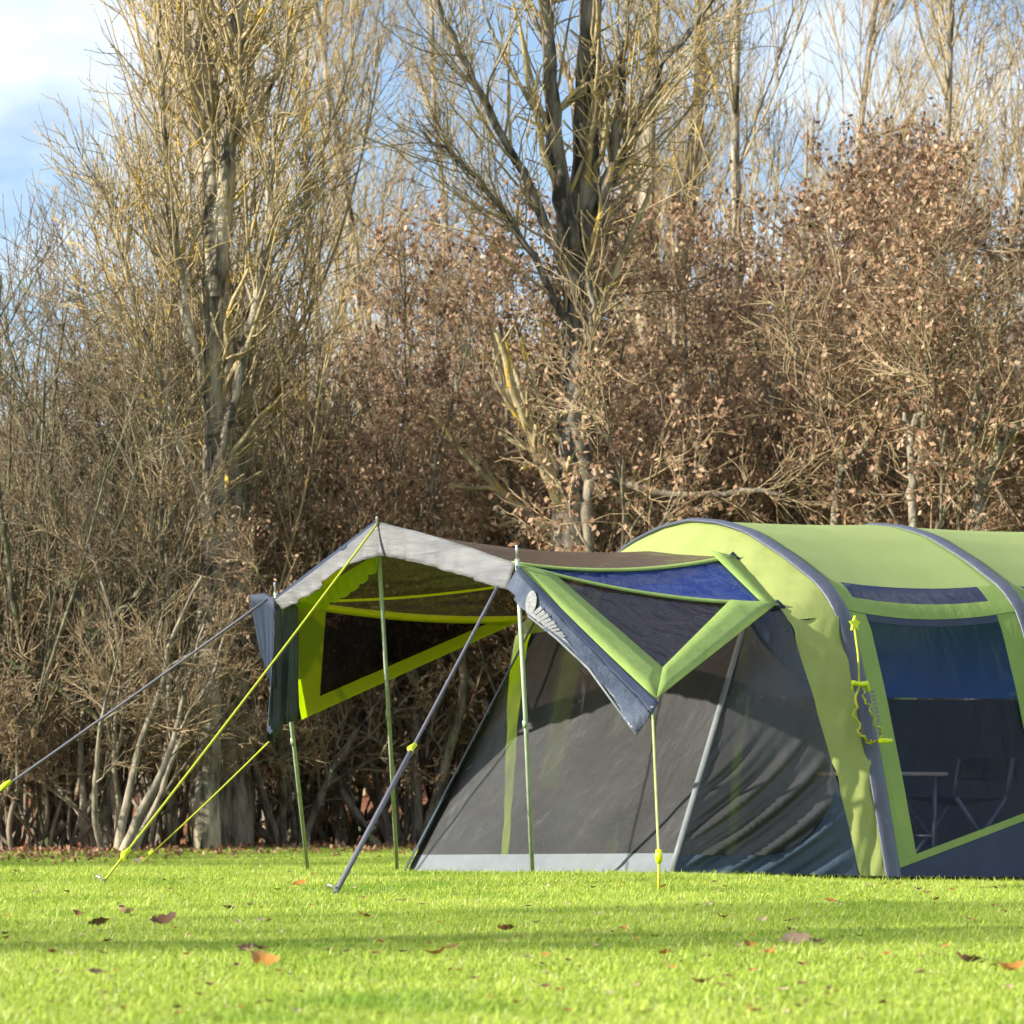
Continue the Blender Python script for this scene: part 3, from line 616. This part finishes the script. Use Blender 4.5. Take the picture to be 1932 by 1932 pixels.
def joinm(name, parts):
    Vs, Fs, o = [], [], 0
    for (Pt, Rd, k) in parts:
        V, Fq = tubes(Pt, Rd, k); Vs.append(V); Fs.append(Fq+o); o += len(V)
    return mesh_np(name, np.vstack(Vs), np.vstack(Fs))
def leaf_mesh(name, rg, pos, size, hang=.3):
    n = len(pos); L = rg.uniform(size[0], size[1], n)[:, None]; d = unit(rg.normal(0, 1, (n, 3))-np.array([0, 0, hang])); x = unit(np.cross(d, rg.normal(0, 1, (n, 3)))); nn = np.cross(d, x)
    w = L*rg.uniform(.24, .36, (n, 1)); c = nn*L*rg.uniform(-.12, .3, (n, 1))
    V = np.stack([pos, pos+d*L*.5+x*w+c*.5, pos+d*L+c*1.3, pos+d*L*.5-x*w+c*.5, pos+d*L*.45-c*.25], 1)
    i = np.arange(n)[:, None]*5
    Fq = np.concatenate([i+np.array([[0, 1, 4]]), i+np.array([[1, 2, 4]]), i+np.array([[2, 3, 4]]), i+np.array([[3, 0, 4]])])
    tint = np.repeat(np.clip(rg.beta(2.2, 2.2, n), 0, 1), 5)
    return mesh_np(name, V.reshape(-1, 3), Fq, tint, smooth=False)
VAR = {}
def make_poplar(key, seed, Ht, r, nl, ns, stems=1, lean=0., low=.06, twn=11):
    rg = np.random.default_rng(seed); parts = []
    st = np.zeros((stems, 3)); st[:, 0] = (np.arange(stems)-(stems-1)/2)*r*.9
    d = np.stack([(np.arange(stems)-(stems-1)/2)*.035+lean, rg.normal(0, .02, stems), np.ones(stems)], -1)
    T, Rr = walk(rg, st, d, np.full(stems, Ht)*rg.uniform(.85, 1, stems), np.full(stems, r), np.full(stems, r*.28), 40, .022, .016); Rr = Rr*rg.uniform(.92, 1.09, Rr.shape)
    for b in range(stems): parts.append(('trunk', joinm('trunk', [(T[b:b+1], Rr[b:b+1], 12)]), 'poplar', None))
    L1, R1 = kids(rg, T, Rr, nl, low, .95, (.3, .75), (2.4, 5.0), (.09, .24), 14, .055, .07, .012, .3, .5)
    for b in range(len(L1)): parts.append(('branch', joinm('branch', [(L1[b:b+1], R1[b:b+1], 6)]), 'poplar_twig', None))
    L2, R2 = kids(rg, L1, R1, ns, .12, .97, (.3, .75), (.7, 1.7), (.32, .6), 8, .07, .09, .006, .4)
    L3, R3 = kids(rg, L2, R2, 6, .12, 1., (.3, .8), (.3, .8), (.45, .7), 5, .09, .07, .0042, .6)
    L4, R4 = kids(rg, L1, R1, twn, .1, 1., (.4, 1.1), (.3, .9), (.15, .25), 5, .09, .08, .0042, .6)
    parts.append(('twigs', joinm('twigs', [(L2, R2, 4), (L3, R3, 3), (L4, R4, 3)]), 'poplar_twig', 'stuff'))
    VAR[key] = parts
def make_shrub(key, seed, nst, Ht, r, tilt, mat_b, mat_t, n1, n2, n3, leaves=0, lsize=(.05, .09), up=.03, ang=(.35, .9), L1r=(.25, .5), jit=.07, low=.15, bl=.15):
    rg = np.random.default_rng(seed); parts = []
    a = rg.uniform(0, 6.28, nst); tl = rg.uniform(tilt[0], tilt[1], nst); st = np.stack([np.cos(a)*.14*nst**.5*rg.random(nst), np.sin(a)*.14*nst**.5*rg.random(nst), np.full(nst, -.05)], -1)
    d = np.stack([np.cos(a)*np.sin(tl), np.sin(a)*np.sin(tl), np.cos(tl)], -1); Ln = Ht*rg.uniform(.6, 1.05, nst); rr = r*rg.uniform(.6, 1.1, nst)
    T, Rr = walk(rg, st, d, Ln, rr, rr*.22, 16, jit, up)
    for b in range(nst): parts.append(('stem' if nst > 2 else 'trunk', joinm('stem', [(T[b:b+1], Rr[b:b+1], 8)]), mat_b, None))
    B1, Q1 = kids(rg, T, Rr, n1, low, .97, ang, (Ht*L1r[0], Ht*L1r[1]), (.3, .6), 9, jit*1.3, up*1.2, .007, .35)
    B2, Q2 = kids(rg, B1, Q1, n2, .1, .98, (.35, 1.0), (Ht*.10, Ht*.24), (.4, .65), 6, jit*1.5, up, .0045, .5)
    B3, Q3 = kids(rg, B2, Q2, n3, .1, 1., (.3, 1.0), (Ht*.04, Ht*.11), (.5, .8), 4, jit*1.6, up, .0034, .65)
    parts.append(('branches', joinm('branches', [(B1, Q1, 5)]), mat_b, 'stuff'))
    parts.append(('twigs', joinm('twigs', [(B2, Q2, 4), (B3, Q3, 3)]), mat_t, 'stuff'))
    if leaves:
        Bp = np.concatenate([B3[:, 1:].reshape(-1, 3), B2[:, 2:].reshape(-1, 3)]); pos = Bp[rg.integers(0, len(Bp), leaves)]
        nz = np.sin(pos[:, 0]*3.1+seed)+np.sin(pos[:, 1]*2.7)+np.sin(pos[:, 2]*3.7+seed*2); keep = rg.random(len(pos)) < np.clip(.60+nz*.33, .06, 1)
        pos = pos[keep]+rg.normal(0, .025, (keep.sum(), 3))
        parts.append(('leaves', leaf_mesh('leaves', rg, pos, lsize, 1.1), 'oak_leaf', 'stuff'))
    VAR[key] = parts
placed = 0
def place(key, name, x, y, label, cat, group=None, rz=0, sc=1., sz=None):
    global placed; placed += 1
    loc = (x, y, float(ground(x, y))-.03); o = empty(name, loc, label, cat, group); o.rotation_euler = (0, 0, rz); o.scale = (sc, sc, sz or sc)
    for pn, me, mk, kd in VAR[key]: link(pn, me, M[mk], o, kind=kd)
    return o
def ux(u, d): return (u-U0)/F*d
make_poplar('popA', 11, 12.5, .15, 34, 8, 2, -.004, .08, 9)
make_poplar('popB', 12, 13, .25, 34, 8, 2, .008, .12, 9)
make_poplar('popC', 13, 13, .085, 44, 8, 1, .005, .08, 9)
make_poplar('popD', 14, 12, .075, 40, 8, 1, -.01, .08, 9)
make_shrub('oakA', 21, 5, 4.6, .055, (.15, .75), 'oak_bark', 'oak_twig', 9, 8, 6, 21000, (.03, .06), jit=.12)
make_shrub('oakB', 22, 6, 4.2, .05, (.2, .9), 'oak_bark', 'oak_twig', 9, 8, 6, 21000, (.03, .06), jit=.13)
make_shrub('oakC', 23, 4, 5.0, .06, (.1, .6), 'oak_bark', 'oak_twig', 9, 9, 6, 21000, (.03, .06), jit=.12)
make_shrub('bareA', 31, 8, 4.8, .036, (.05, .55), 'grey_bark', 'grey_twig', 7, 6, 4, up=.045, jit=.055, ang=(.25, .7))
make_shrub('bareB', 32, 8, 4.4, .034, (.08, .65), 'grey_bark', 'grey_twig', 7, 6, 4, up=.045, jit=.06, ang=(.25, .7))
make_shrub('bareC', 33, 7, 5.2, .04, (.05, .45), 'grey_bark', 'grey_twig', 8, 6, 4, up=.05, jit=.05, ang=(.25, .7))
make_shrub('thickA', 41, 5, 2.4, .034, (.1, .6), 'pale_bark', 'oak_twig', 6, 6, 5, jit=.10, low=.42, L1r=(.2, .4))
make_shrub('thickB', 42, 6, 2.2, .028, (.15, .8), 'oak_bark', 'oak_twig', 6, 6, 5, jit=.13, low=.38, L1r=(.2, .45))
make_shrub('thickC', 43, 4, 2.8, .042, (.05, .5), 'pale_bark', 'oak_twig', 7, 6, 5, jit=.09, low=.38, L1r=(.2, .4))
make_shrub('paleT', 51, 1, 4.4, .06, (.08, .1), 'pale_bark', 'grey_twig', 16, 8, 5, up=.04, ang=(.4, .9), jit=.06, low=.2)
ORD = ['leftmost']+[w+' from the left' for w in 'second third fourth fifth sixth seventh eighth ninth tenth eleventh twelfth thirteenth fourteenth'.split()]
# poplars
place('popA', 'poplar_tree', ux(436, 30.6), 30.6, 'shaded twin-stemmed poplar standing close behind the thick pale trunk', 'tree', 'bare poplars', .4)
place('popB', 'poplar_tree', ux(1235, 39), 39, 'twin-stemmed poplar half hidden just right of the dark forking poplar', 'tree', 'bare poplars', 2.2, .8)
place('popC', 'poplar_tree', ux(775, 41), 41, 'slim straight lichen-yellowed poplar between the left poplar and the dark forking one', 'tree', 'bare poplars', 1.0)
place('popC', 'poplar_tree', ux(1410, 39), 39, 'lichen-yellowed poplar rising above the front air beam of the tent', 'tree', 'bare poplars', 3.1)
place('popD', 'poplar_tree', ux(1690, 43), 43, 'left one of the two slender poplars standing close together at upper right', 'tree', 'bare poplars', .6, 1.1)
place('popC', 'poplar_tree', ux(1765, 44), 44, 'right one of the two slender poplars standing close together at upper right', 'tree', 'bare poplars', 5.)
place('paleT', 'pale_tree', ux(330, 29.4), 29.4, 'slender pale-barked tree left of the thick pale poplar trunk', 'tree', None, 2.6)
bgp = [(300, 47), (560, 50), (640, 44), (690, 55), (900, 50), (1230, 45), (1290, 53), (1500, 48), (1600, 53), (1850, 55), (1960, 47)]
for k, (u, d) in enumerate(bgp):
    place(('popD', 'popC', 'popB')[k % 3] if k % 3 != 2 else 'popD', 'poplar_tree', ux(u, d), d, f'thin distant poplar far behind the thicket, {ORD[k]} of the distant row', 'tree', 'distant bare poplars', k*1.7, .8+.12*((k*7) % 5)/2 if u > 250 else .55)
# oaks with brown leaves
oaks = [('oakB', 560, 30.5, .82, 'low brown-leaved oak bush just left of the awning peak'), ('oakA', 760, 31.0, 1.0, 'brown-leaved oak behind the awning peak'),
        ('oakC', 960, 31.5, 1.15, 'brown-leaved oak left of the dark forking poplar'), ('oakB', 1180, 30.5, 1.20, 'brown-leaved oak right beside the dark forking poplar'),
        ('oakA', 1370, 31.5, 1.22, 'brown-leaved oak above the front air beam of the tent'), ('oakC', 1560, 30.5, 1.20, 'brown-leaved oak above the front roof bay of the tent'),
        ('oakB', 1720, 32, 1.34, 'brown-leaved oak above the second roof beam'), ('oakA', 1890, 31, 1.34, 'tallest brown-leaved oak at the right edge'),
        ('oakC', 2030, 32, 1.3, 'brown-leaved oak reaching in from beyond the right edge')]
for k, (key, u, d, s, lb) in enumerate(oaks): place(key, 'oak_tree', ux(u, d), d, lb, 'tree', 'brown-leaved oaks of the thicket', k*2.1+.3, s)
for k, (u, d, s) in enumerate(sorted([(650, 36, .95), (850, 37, 1.05), (1000, 36, 1.25), (1060, 38, 1.25), (1150, 35, 1.3), (1270, 37, 1.35), (1380, 35, 1.35), (1450, 38, 1.4), (1550, 35, 1.35), (1640, 38, 1.4), (1750, 36, 1.4), (1820, 37, 1.4), (1960, 39, 1.5)])):
    place(('oakA', 'oakB', 'oakC')[k % 3], 'oak_tree', ux(u, d), d, f'rear brown-leaved oak half hidden behind the front oaks, {ORD[k]}', 'tree', 'rear oaks of the thicket', k*1.3, s)
def crooked(pxs, d, r, label, seed, forks=(), mt='oak_bark', name='oak_tree', tm='oak_twig', nk=16, group='dark crooked oaks', up=.03, t0k=.35, ang=(.4, 1.1), L=(.5, 1.3)):
    rg = np.random.default_rng(seed)
    base = np.array([ux(pxs[0][0], d), d, float(ground(ux(pxs[0][0], d), d))-.03])
    main = np.vstack([base, [P(u, v, d+.15*math.sin(i)) for i, (u, v) in enumerate(pxs[1:])]])
    o = empty(name, tuple(base), label, 'tree', group); curves = [('trunk', main, r)]+[('branch', np.array([P(u, v, d-.1*i) for i, (u, v) in enumerate(f)]), fr) for f, fr in forks]
    tw = []
    for nm, q, rr in curves:
        t0_ = np.linspace(0, 1, len(q)); t1_ = np.linspace(0, 1, 24); c = np.stack([np.interp(t1_, t0_, q[:, k]) for k in range(3)], -1); c[1:-1] = (c[:-2]+c[1:-1]+c[2:])/3; c[1:-1] += rg.normal(0, .012, (22, 3))
        Rr = np.linspace(rr, rr*.35, 24)*rg.uniform(.9, 1.1, 24); link(nm, joinm(nm, [((c-base)[None], Rr[None], 9)]), M[mt], o)
        B1, Q1 = kids(rg, (c-base)[None], Rr[None], nk, t0k, 1., ang, L, (.12, .4), 9, .12, up, .006, .35); B2, Q2 = kids(rg, B1, Q1, 7, .15, 1., (.4, 1.), (.2, .6), (.4, .7), 5, .14, .02, .0045, .6)
        tw += [(B1, Q1, 5), (B2, Q2, 3)]
    link('twigs', joinm('twigs', tw), M[tm], o, kind='stuff')
crooked([(1835, 1600), (1838, 1010), (1850, 930), (1880, 850), (1935, 780), (2010, 700)], 29.4, .075, 'dark oak with a thick trunk bending right out of the picture', 61, [([(1850, 930), (1830, 820), (1850, 700), (1842, 560)], .03)])
crooked([(1722, 1600), (1722, 1000), (1720, 880), (1716, 800), (1690, 740)], 29.6, .05, 'pale forked oak standing upright above the second roof beam', 62, [([(1718, 815), (1760, 740), (1785, 690), (1830, 610)], .04), ([(1760, 740), (1745, 640), (1765, 560)], .03)], 'pale_bark')
crooked([(1108, 1600), (1105, 1000), (1110, 890), (1180, 915), (1290, 940), (1400, 925), (1480, 935)], 29.5, .05, 'oak with a long low limb sweeping right above the awning', 63, [([(1108, 900), (1080, 780), (1120, 660), (1110, 520)], .045)])
crooked([(1560, 1600), (1570, 1000), (1590, 900), (1560, 760), (1590, 640)], 30, .045, 'dark zigzag oak above the front roof bay', 64, [([(1588, 890), (1650, 820), (1700, 690)], .03), ([(1575, 800), (1510, 700), (1480, 560)], .028)])
crooked([(200, 1600), (215, 1380), (180, 1200), (110, 1060), (20, 950)], 29.0, .05, 'dark shrubby oak leaning left beyond the grey guy rope', 65, [([(180, 1200), (290, 1090), (330, 950)], .03), ([(215, 1380), (100, 1290), (-20, 1230)], .03)], 'grey_bark')
kw = dict(name='poplar_tree', tm='poplar_twig', nk=46, group='bare poplars', up=.06, t0k=.3, ang=(.3, .8), L=(.8, 2.2))
crooked([(1078, 1600), (1080, 1000), (1090, 700), (1098, 450), (1108, 220), (1118, 0), (1128, -250)], 30.0, .20, 'dark forking poplar, the thickest trunk, rising through the brown oaks right of centre', 71,
        [([(1092, 560), (1062, 380), (1042, 200), (1030, 20), (1010, -200)], .10), ([(1085, 560), (1020, 400), (930, 220), (850, 60), (790, -120)], .05), ([(1085, 640), (1000, 470), (900, 330), (800, 250)], .038),
         ([(1100, 420), (1180, 280), (1250, 120), (1330, 20), (1400, -100)], .05), ([(1095, 520), (1150, 340), (1175, 160), (1190, -60)], .055)], mt='dark_poplar', **dict(kw, t0k=.15, nk=36))
crooked([(392, 1600), (388, 1450), (398, 1200), (402, 900), (405, 600), (398, 300), (385, 120), (362, -60), (350, -250)], 29.1, .125, 'thick pale poplar trunk running from the lawn edge up past the far awning corner', 72,
        [([(404, 560), (425, 380), (440, 200), (450, 0), (462, -220)], .10), ([(402, 820), (350, 600), (320, 380), (300, 150), (290, -100)], .05), ([(402, 900), (460, 680), (500, 460), (520, 250), (560, -50)], .045), ([(395, 1000), (330, 800), (250, 560), (190, 350)], .032)], mt='poplar', **kw)
# bare shrubs
bl = [(-60, 29, 1.0), (30, 30, 1.05), (110, 29.5, .95), (190, 31, 1.1), (260, 29.8, 1.0), (320, 32, 1.15), (470, 32, 1.1), (540, 33, 1.1), (610, 32.5, .95), (700, 35, 1.1), (60, 35, 1.1), (200, 36, 1.15), (380, 36, 1.3), (500, 37, 1.3), (-20, 38, 1.1)]
nfr = 0; rear = sorted(q[0] for q in bl if q[1] > 34)
for k, (u, d, s) in enumerate(bl):
    lb = f'tall bare many-stemmed shrub in the front row, {ORD[nfr]}' if d < 34 else f'tall bare many-stemmed shrub in the back row, {ORD[rear.index(u)]}'
    nfr += d < 34
    place(('bareA', 'bareB', 'bareC')[k % 3], 'bare_shrub', ux(u, d), d, lb, 'shrub', 'tall bare shrubs on the left', k*2.4, s)
rg = np.random.default_rng(99)
for k in range(36):
    u = -40+k*31+rg.uniform(-14, 14); d = float(edge_y(ux(u, 30)))+rg.uniform(-.1, 3.2)
    if 335 < u < 470: d += 3.2
    x = ux(u, d)
    place('thickB' if u < 230 and k % 4 else ('thickA', 'thickB', 'thickC')[k % 3], 'thicket_shrub', x, d, 'low tangled leafless shrub along the lawn edge under the trees', 'shrub', 'low shrubs along the lawn edge', rg.uniform(0, 6.28), rg.uniform(.75, 1.15))
# trees standing left of the view, whose long shadows cross the lawn
for k, (x, y, s, key) in enumerate([(-8, 20.9, 1.0, 'oakC'), (-9.3, 22.2, 1.05, 'oakB'), (-8.5, 24.5, 1.1, 'bareC'), (-17, 3.6, 1., 'popA'), (-15.5, 5.6, .9, 'popD')]):
    place(key, 'side_tree', x, y, 'bare tree beside the lawn out of view on the left', 'tree', 'bare trees beside the lawn', k, s)
# far woodland: one mass of stems and twigs
rg = np.random.default_rng(5); nS = 1500
d = rg.uniform(44, 75, nS); u = rg.uniform(-250, 2200, nS); x = ux(u, d); y = d
hmax = np.where(u < 250, 5.4, np.where(u < 620, 6.5, 8.2)); hh = hmax*rg.uniform(.45, 1., nS)
S, SR = walk(rg, np.stack([x, y, ground(x, y)], -1), np.stack([rg.normal(0, .16, nS), rg.normal(0, .12, nS), np.ones(nS)], -1), hh, rg.uniform(.02, .05, nS), np.full(nS, .008), 8, .06, .02)
S1, S1R = kids(rg, S, SR, 9, .12, 1., (.3, .9), (.8, 2.0), (.3, .5), 5, .1, .05, .008, .5)
S2, S2R = kids(rg, S1, S1R, 4, .1, 1., (.3, .9), (.3, .8), (.5, .7), 3, .1, .05, .006, .6)
o = link('far_woodland', joinm('far_woodland', [(S, SR, 4), (S1, S1R, 3), (S2, S2R, 3)]), M['far_twig'], kind='stuff'); tag(o, 'dense far mass of bare brown stems and twigs behind the trees', 'woodland')
# ------------------------------------------------------------------ leaf litter along the wood edge
rg = np.random.default_rng(17); n = 4500
u = rg.uniform(-100, 1500, n); d0 = edge_y(ux(u, 30)); d = d0+np.where(rg.random(n) < .55, -np.abs(rg.normal(0, 2.2, n))+.5, rg.exponential(3.5, n)); x = ux(u, d)
pos = np.stack([x, d, ground(x, d)+.02], -1)
V = leaf_mesh('dry_leaf_litter', rg, pos, (.03, .065), 0); o = link('dry_leaf_litter', V, M['litter'], kind='stuff'); tag(o, 'drift of dry brown leaves along the edge of the wood', 'leaf litter')
# ------------------------------------------------------------------ grass
GC = bpy.data.collections.new('grass_tufts')
for k in range(5):
    rg = np.random.default_rng(200+k); n = 1000; sz = .30
    p0 = np.stack([rg.uniform(-sz/2, sz/2, n), rg.uniform(-sz/2, sz/2, n), np.full(n, -.004)], -1)
    a = rg.uniform(0, 6.28, n); hh = rg.uniform(.007, .022, n)*np.where(rg.random(n) < .05, 1.9, 1); bend = rg.uniform(.2, 1.3, n)
    wdt = rg.uniform(.0010, .0022, n); side = np.stack([-np.sin(a), np.cos(a), 0*a], -1); fw = np.stack([np.cos(a), np.sin(a), 0*a], -1)
    m1 = p0+fw*(bend*.35*hh)[:, None]+EZ*(hh*.6)[:, None]; m2 = p0+fw*(bend*hh)[:, None]+EZ*hh[:, None]
    Vv = np.stack([p0-side*wdt[:, None], p0+side*wdt[:, None], m1+side*wdt[:, None]*.8, m1-side*wdt[:, None]*.8, m2], 1)
    i = np.arange(n)[:, None]*5
    Fq = np.concatenate([i+np.array([[0, 1, 2]]), i+np.array([[0, 2, 3]]), i+np.array([[3, 2, 4]])])
    tint = np.repeat(np.clip(rg.normal(.42, .2, n)+np.where(rg.random(n) < .10, .4, 0), 0, 1), 5)
    me = mesh_np('grass_tuft', Vv.reshape(-1, 3), Fq, tint, smooth=False); me.materials.append(M['grass'])
    GC.objects.link(bpy.data.objects.new('grass_tuft', me))
pts = []
rg = np.random.default_rng(77); y = 6.0
while y < 35.2:
    st = .20 if y < 12 else .22; hw = y*.152+.5
    for x in np.arange(-hw, hw, st):
        xx, yy = x+rg.uniform(-.06, .06), y+rg.uniform(-.06, .06)
        if yy < edge_y(xx)+.25: pts.append((xx, yy))
    y += st
pts = np.array(pts); loc = (pts[:, 0]-O1[0])[:, None]*EL[:1]; rel = np.stack([pts[:, 0]-O1[0], pts[:, 1]-O1[1]], -1)
ll = rel@EL[:2]; ss = rel@ES[:2]
inside = ((ll > -.3) & (ll < 4.3) & (np.abs(ss) < 1.45)) | ((ll > -1.05) & (ll <= -.3) & (np.abs(ss) < .9))
pts = pts[~inside]; print('grass patches', len(pts))
me = bpy.data.meshes.new('grass'); me.from_pydata([(a, b, float(ground(a, b))) for a, b in pts], [], [])
go = link('grass', me); go['kind'] = 'stuff'; tag(go, 'short bright green lawn grass', 'grass')
ng = bpy.data.node_groups.new('grass_scatter', 'GeometryNodeTree')
ng.interface.new_socket('Geometry', in_out='INPUT', socket_type='NodeSocketGeometry'); ng.interface.new_socket('Geometry', in_out='OUTPUT', socket_type='NodeSocketGeometry')
gi = ng.nodes.new('NodeGroupInput'); gq = ng.nodes.new('NodeGroupOutput'); mtp = ng.nodes.new('GeometryNodeMeshToPoints'); iop = ng.nodes.new('GeometryNodeInstanceOnPoints')
ci = ng.nodes.new('GeometryNodeCollectionInfo'); ci.inputs['Collection'].default_value = GC; ci.inputs['Separate Children'].default_value = True; ci.inputs['Reset Children'].default_value = True
iop.inputs['Pick Instance'].default_value = True
rv = ng.nodes.new('FunctionNodeRandomValue'); rv.data_type = 'FLOAT_VECTOR'; rv.inputs[0].default_value = (0, 0, 0); rv.inputs[1].default_value = (0, 0, 6.283)
rs = ng.nodes.new('FunctionNodeRandomValue'); rs.data_type = 'FLOAT'; rs.inputs[2].default_value = .8; rs.inputs[3].default_value = 1.25; rs.inputs['Seed'].default_value = 4
ng.links.new(gi.outputs[0], mtp.inputs[0]); ng.links.new(mtp.outputs[0], iop.inputs['Points']); ng.links.new(ci.outputs[0], iop.inputs['Instance'])
ng.links.new(rv.outputs[0], iop.inputs['Rotation']); ng.links.new(rs.outputs[1], iop.inputs['Scale']); ng.links.new(iop.outputs[0], gq.inputs[0])
md = go.modifiers.new('scatter', 'NODES'); md.node_group = ng
# ------------------------------------------------------------------ fallen leaves on the lawn
def fallen(u, v, px, col, label, seed, lobed=True, z=.017, flat=.5):
    rg = np.random.default_rng(seed); q = gd(u, v+2); q[2] = float(ground(q[0], q[1])); sc = F/q[1]; L = px/sc
    n = 9; t = np.linspace(0, 1, n); w = np.sin(np.clip(t*.95+.03, 0, 1)*np.pi)**.7*.30
    if lobed: w = w*(1+.32*np.cos(t*6.28*3.5))
    w[0] = .02; w[-1] = .02
    curl = rg.uniform(.2, 1.3); c = curl*(t-.5)**2*L*1.2
    mid = np.stack([(t-.5)*L, 0*t, c], -1); up = np.abs(rg.uniform(.1, .7))
    lft = mid+np.stack([0*t, w*L, w*L*up], -1); rgt = mid+np.stack([0*t, -w*L, w*L*up*rg.uniform(.3, 1)], -1)
    G = np.stack([lft, mid, rgt], 0)
    idx = np.arange(3*n).reshape(3, n); Fq = np.stack([idx[:-1, :-1], idx[1:, :-1], idx[1:, 1:], idx[:-1, 1:]], -1).reshape(-1, 4)
    me = mesh_np('fallen_leaf', G.reshape(-1, 3), Fq, np.full(3*n, col)+rg.uniform(-.08, .08, 3*n)); o = link('fallen_leaf', me, LM[0] if col < 10 else LM[1])
    st = tuple(mid[0]); tilt = rg.uniform(.15, flat)
    o.location = (q[0], q[1], q[2]+z); o.rotation_euler = (rg.uniform(.1, .55), rg.uniform(-.3, .3), rg.uniform(-.5, .5)+(math.pi if rg.random() < .5 else 0))
    V, Fs = tubes(np.array([[mid[0], mid[0]+np.array([-.22*L, 0, .02*L])]]), np.array([[.0014, .001]]), 5)
    link('leaf_stalk', mesh_np('leaf_stalk', V, Fs), M['wood'], o)
    return tag(o, label, 'leaf', 'fallen leaves on the lawn')
LM = [leafmat('fallen_leaf_surface', [(.09, .06, .05), (.15, .075, .04), (.28, .11, .035), (.42, .18, .035), (.46, .29, .20), (.55, .40, .31)], .2)]
big = [(500, 1826, 66, .62, 'large orange-brown oak leaf left of centre near the bottom'), (468, 1799, 44, .12, 'dark curled leaf just above the large orange-brown oak leaf'), (490, 1800, 34, .18, 'small dark leaf touching the dark curled one above the orange oak leaf'),
       (182, 1846, 36, .05, 'dull grey-brown upright leaf at lower left'), (97, 1806, 22, .3, 'small rust-red leaf at far left of the lawn'), (235, 1729, 36, .82, 'pinkish pale leaf standing up on left lawn'),
       (186, 1749, 46, .15, 'flat dark brown leaf left of the pinkish pale leaf'), (308, 1749, 58, .14, 'long dark brown leaf right of the pinkish pale leaf'), (826, 1809, 46, .42, 'rust-orange oak leaf right of centre-left, left half of a touching pair'), (854, 1796, 34, .35, 'rust-brown oak leaf, right half of a touching pair'),
       (955, 1763, 36, .28, 'brown leaf lying in front of the middle of the mesh front'), (1500, 1784, 66, .84, 'largest pale tan leaf in front of the tent side'), (1540, 1786, 34, .06, 'dark leaf behind the end of the largest pale tan leaf'),
       (1324, 1866, 40, .25, 'reddish brown leaf near the bottom right of centre'), (1418, 1922, 34, .45, 'brown leaf cut by the bottom edge'), (1903, 1842, 62, .55, 'bright orange-brown leaf at the right edge'), (1441, 1743, 24, .9, 'small pale pink leaf standing on edge in front of the tent'),
       (1364, 1738, 24, .3, 'small dark red leaf left of the pale pink one'), (1455, 1807, 26, .5, 'narrow orange leaf tilted upright below the largest tan leaf'), (1256, 1808, 30, .66, 'yellow-orange leaf in front of the tent corner strap'), (1413, 1793, 30, .52, 'flat orange leaf left of the largest tan leaf'),
       (1826, 1825, 52, .1, 'long dark leaf left of the bright orange one at the right edge'), (686, 1735, 34, .4, 'rust-brown leaf below the foot of the webbing strap'), (565, 1674, 30, .6, 'orange-white leaf near the foot of the far pole'), (1030, 1812, 22, .58, 'small orange leaf right of the rust-brown pair'),
       (764, 1704, 24, .85, 'small pale leaf between the strap and the tent front'), (1567, 1706, 28, .55, 'orange leaf on sunlit lawn close to the tent side'), (1770, 1812, 24, .3, 'small brown leaf left of the long dark leaf'), (150, 1732, 26, .22, 'small brown leaf at the left above the flat dark one'), (430, 1719, 26, .2, 'small brown leaf between the pinkish leaf and the strap foot')]
for k, (u, v, px, c, lb) in enumerate(big): fallen(u, v, px*.95, c, lb, 300+k)
rg = np.random.default_rng(55)
for k in range(250):
    v = 1640+290*rg.random()**.8; u = rg.uniform(0, 1932)
    if v < 1668 and u > 740: v += 30
    fallen(u, v, rg.uniform(7, 17)*(1 if v < 1720 else 1.15), float(rg.choice([.1, .2, .3, .45, .6, .85, .95])), 'tiny scattered leaf fragment lying in the lawn grass', 900+k, rg.random() < .4, .016)
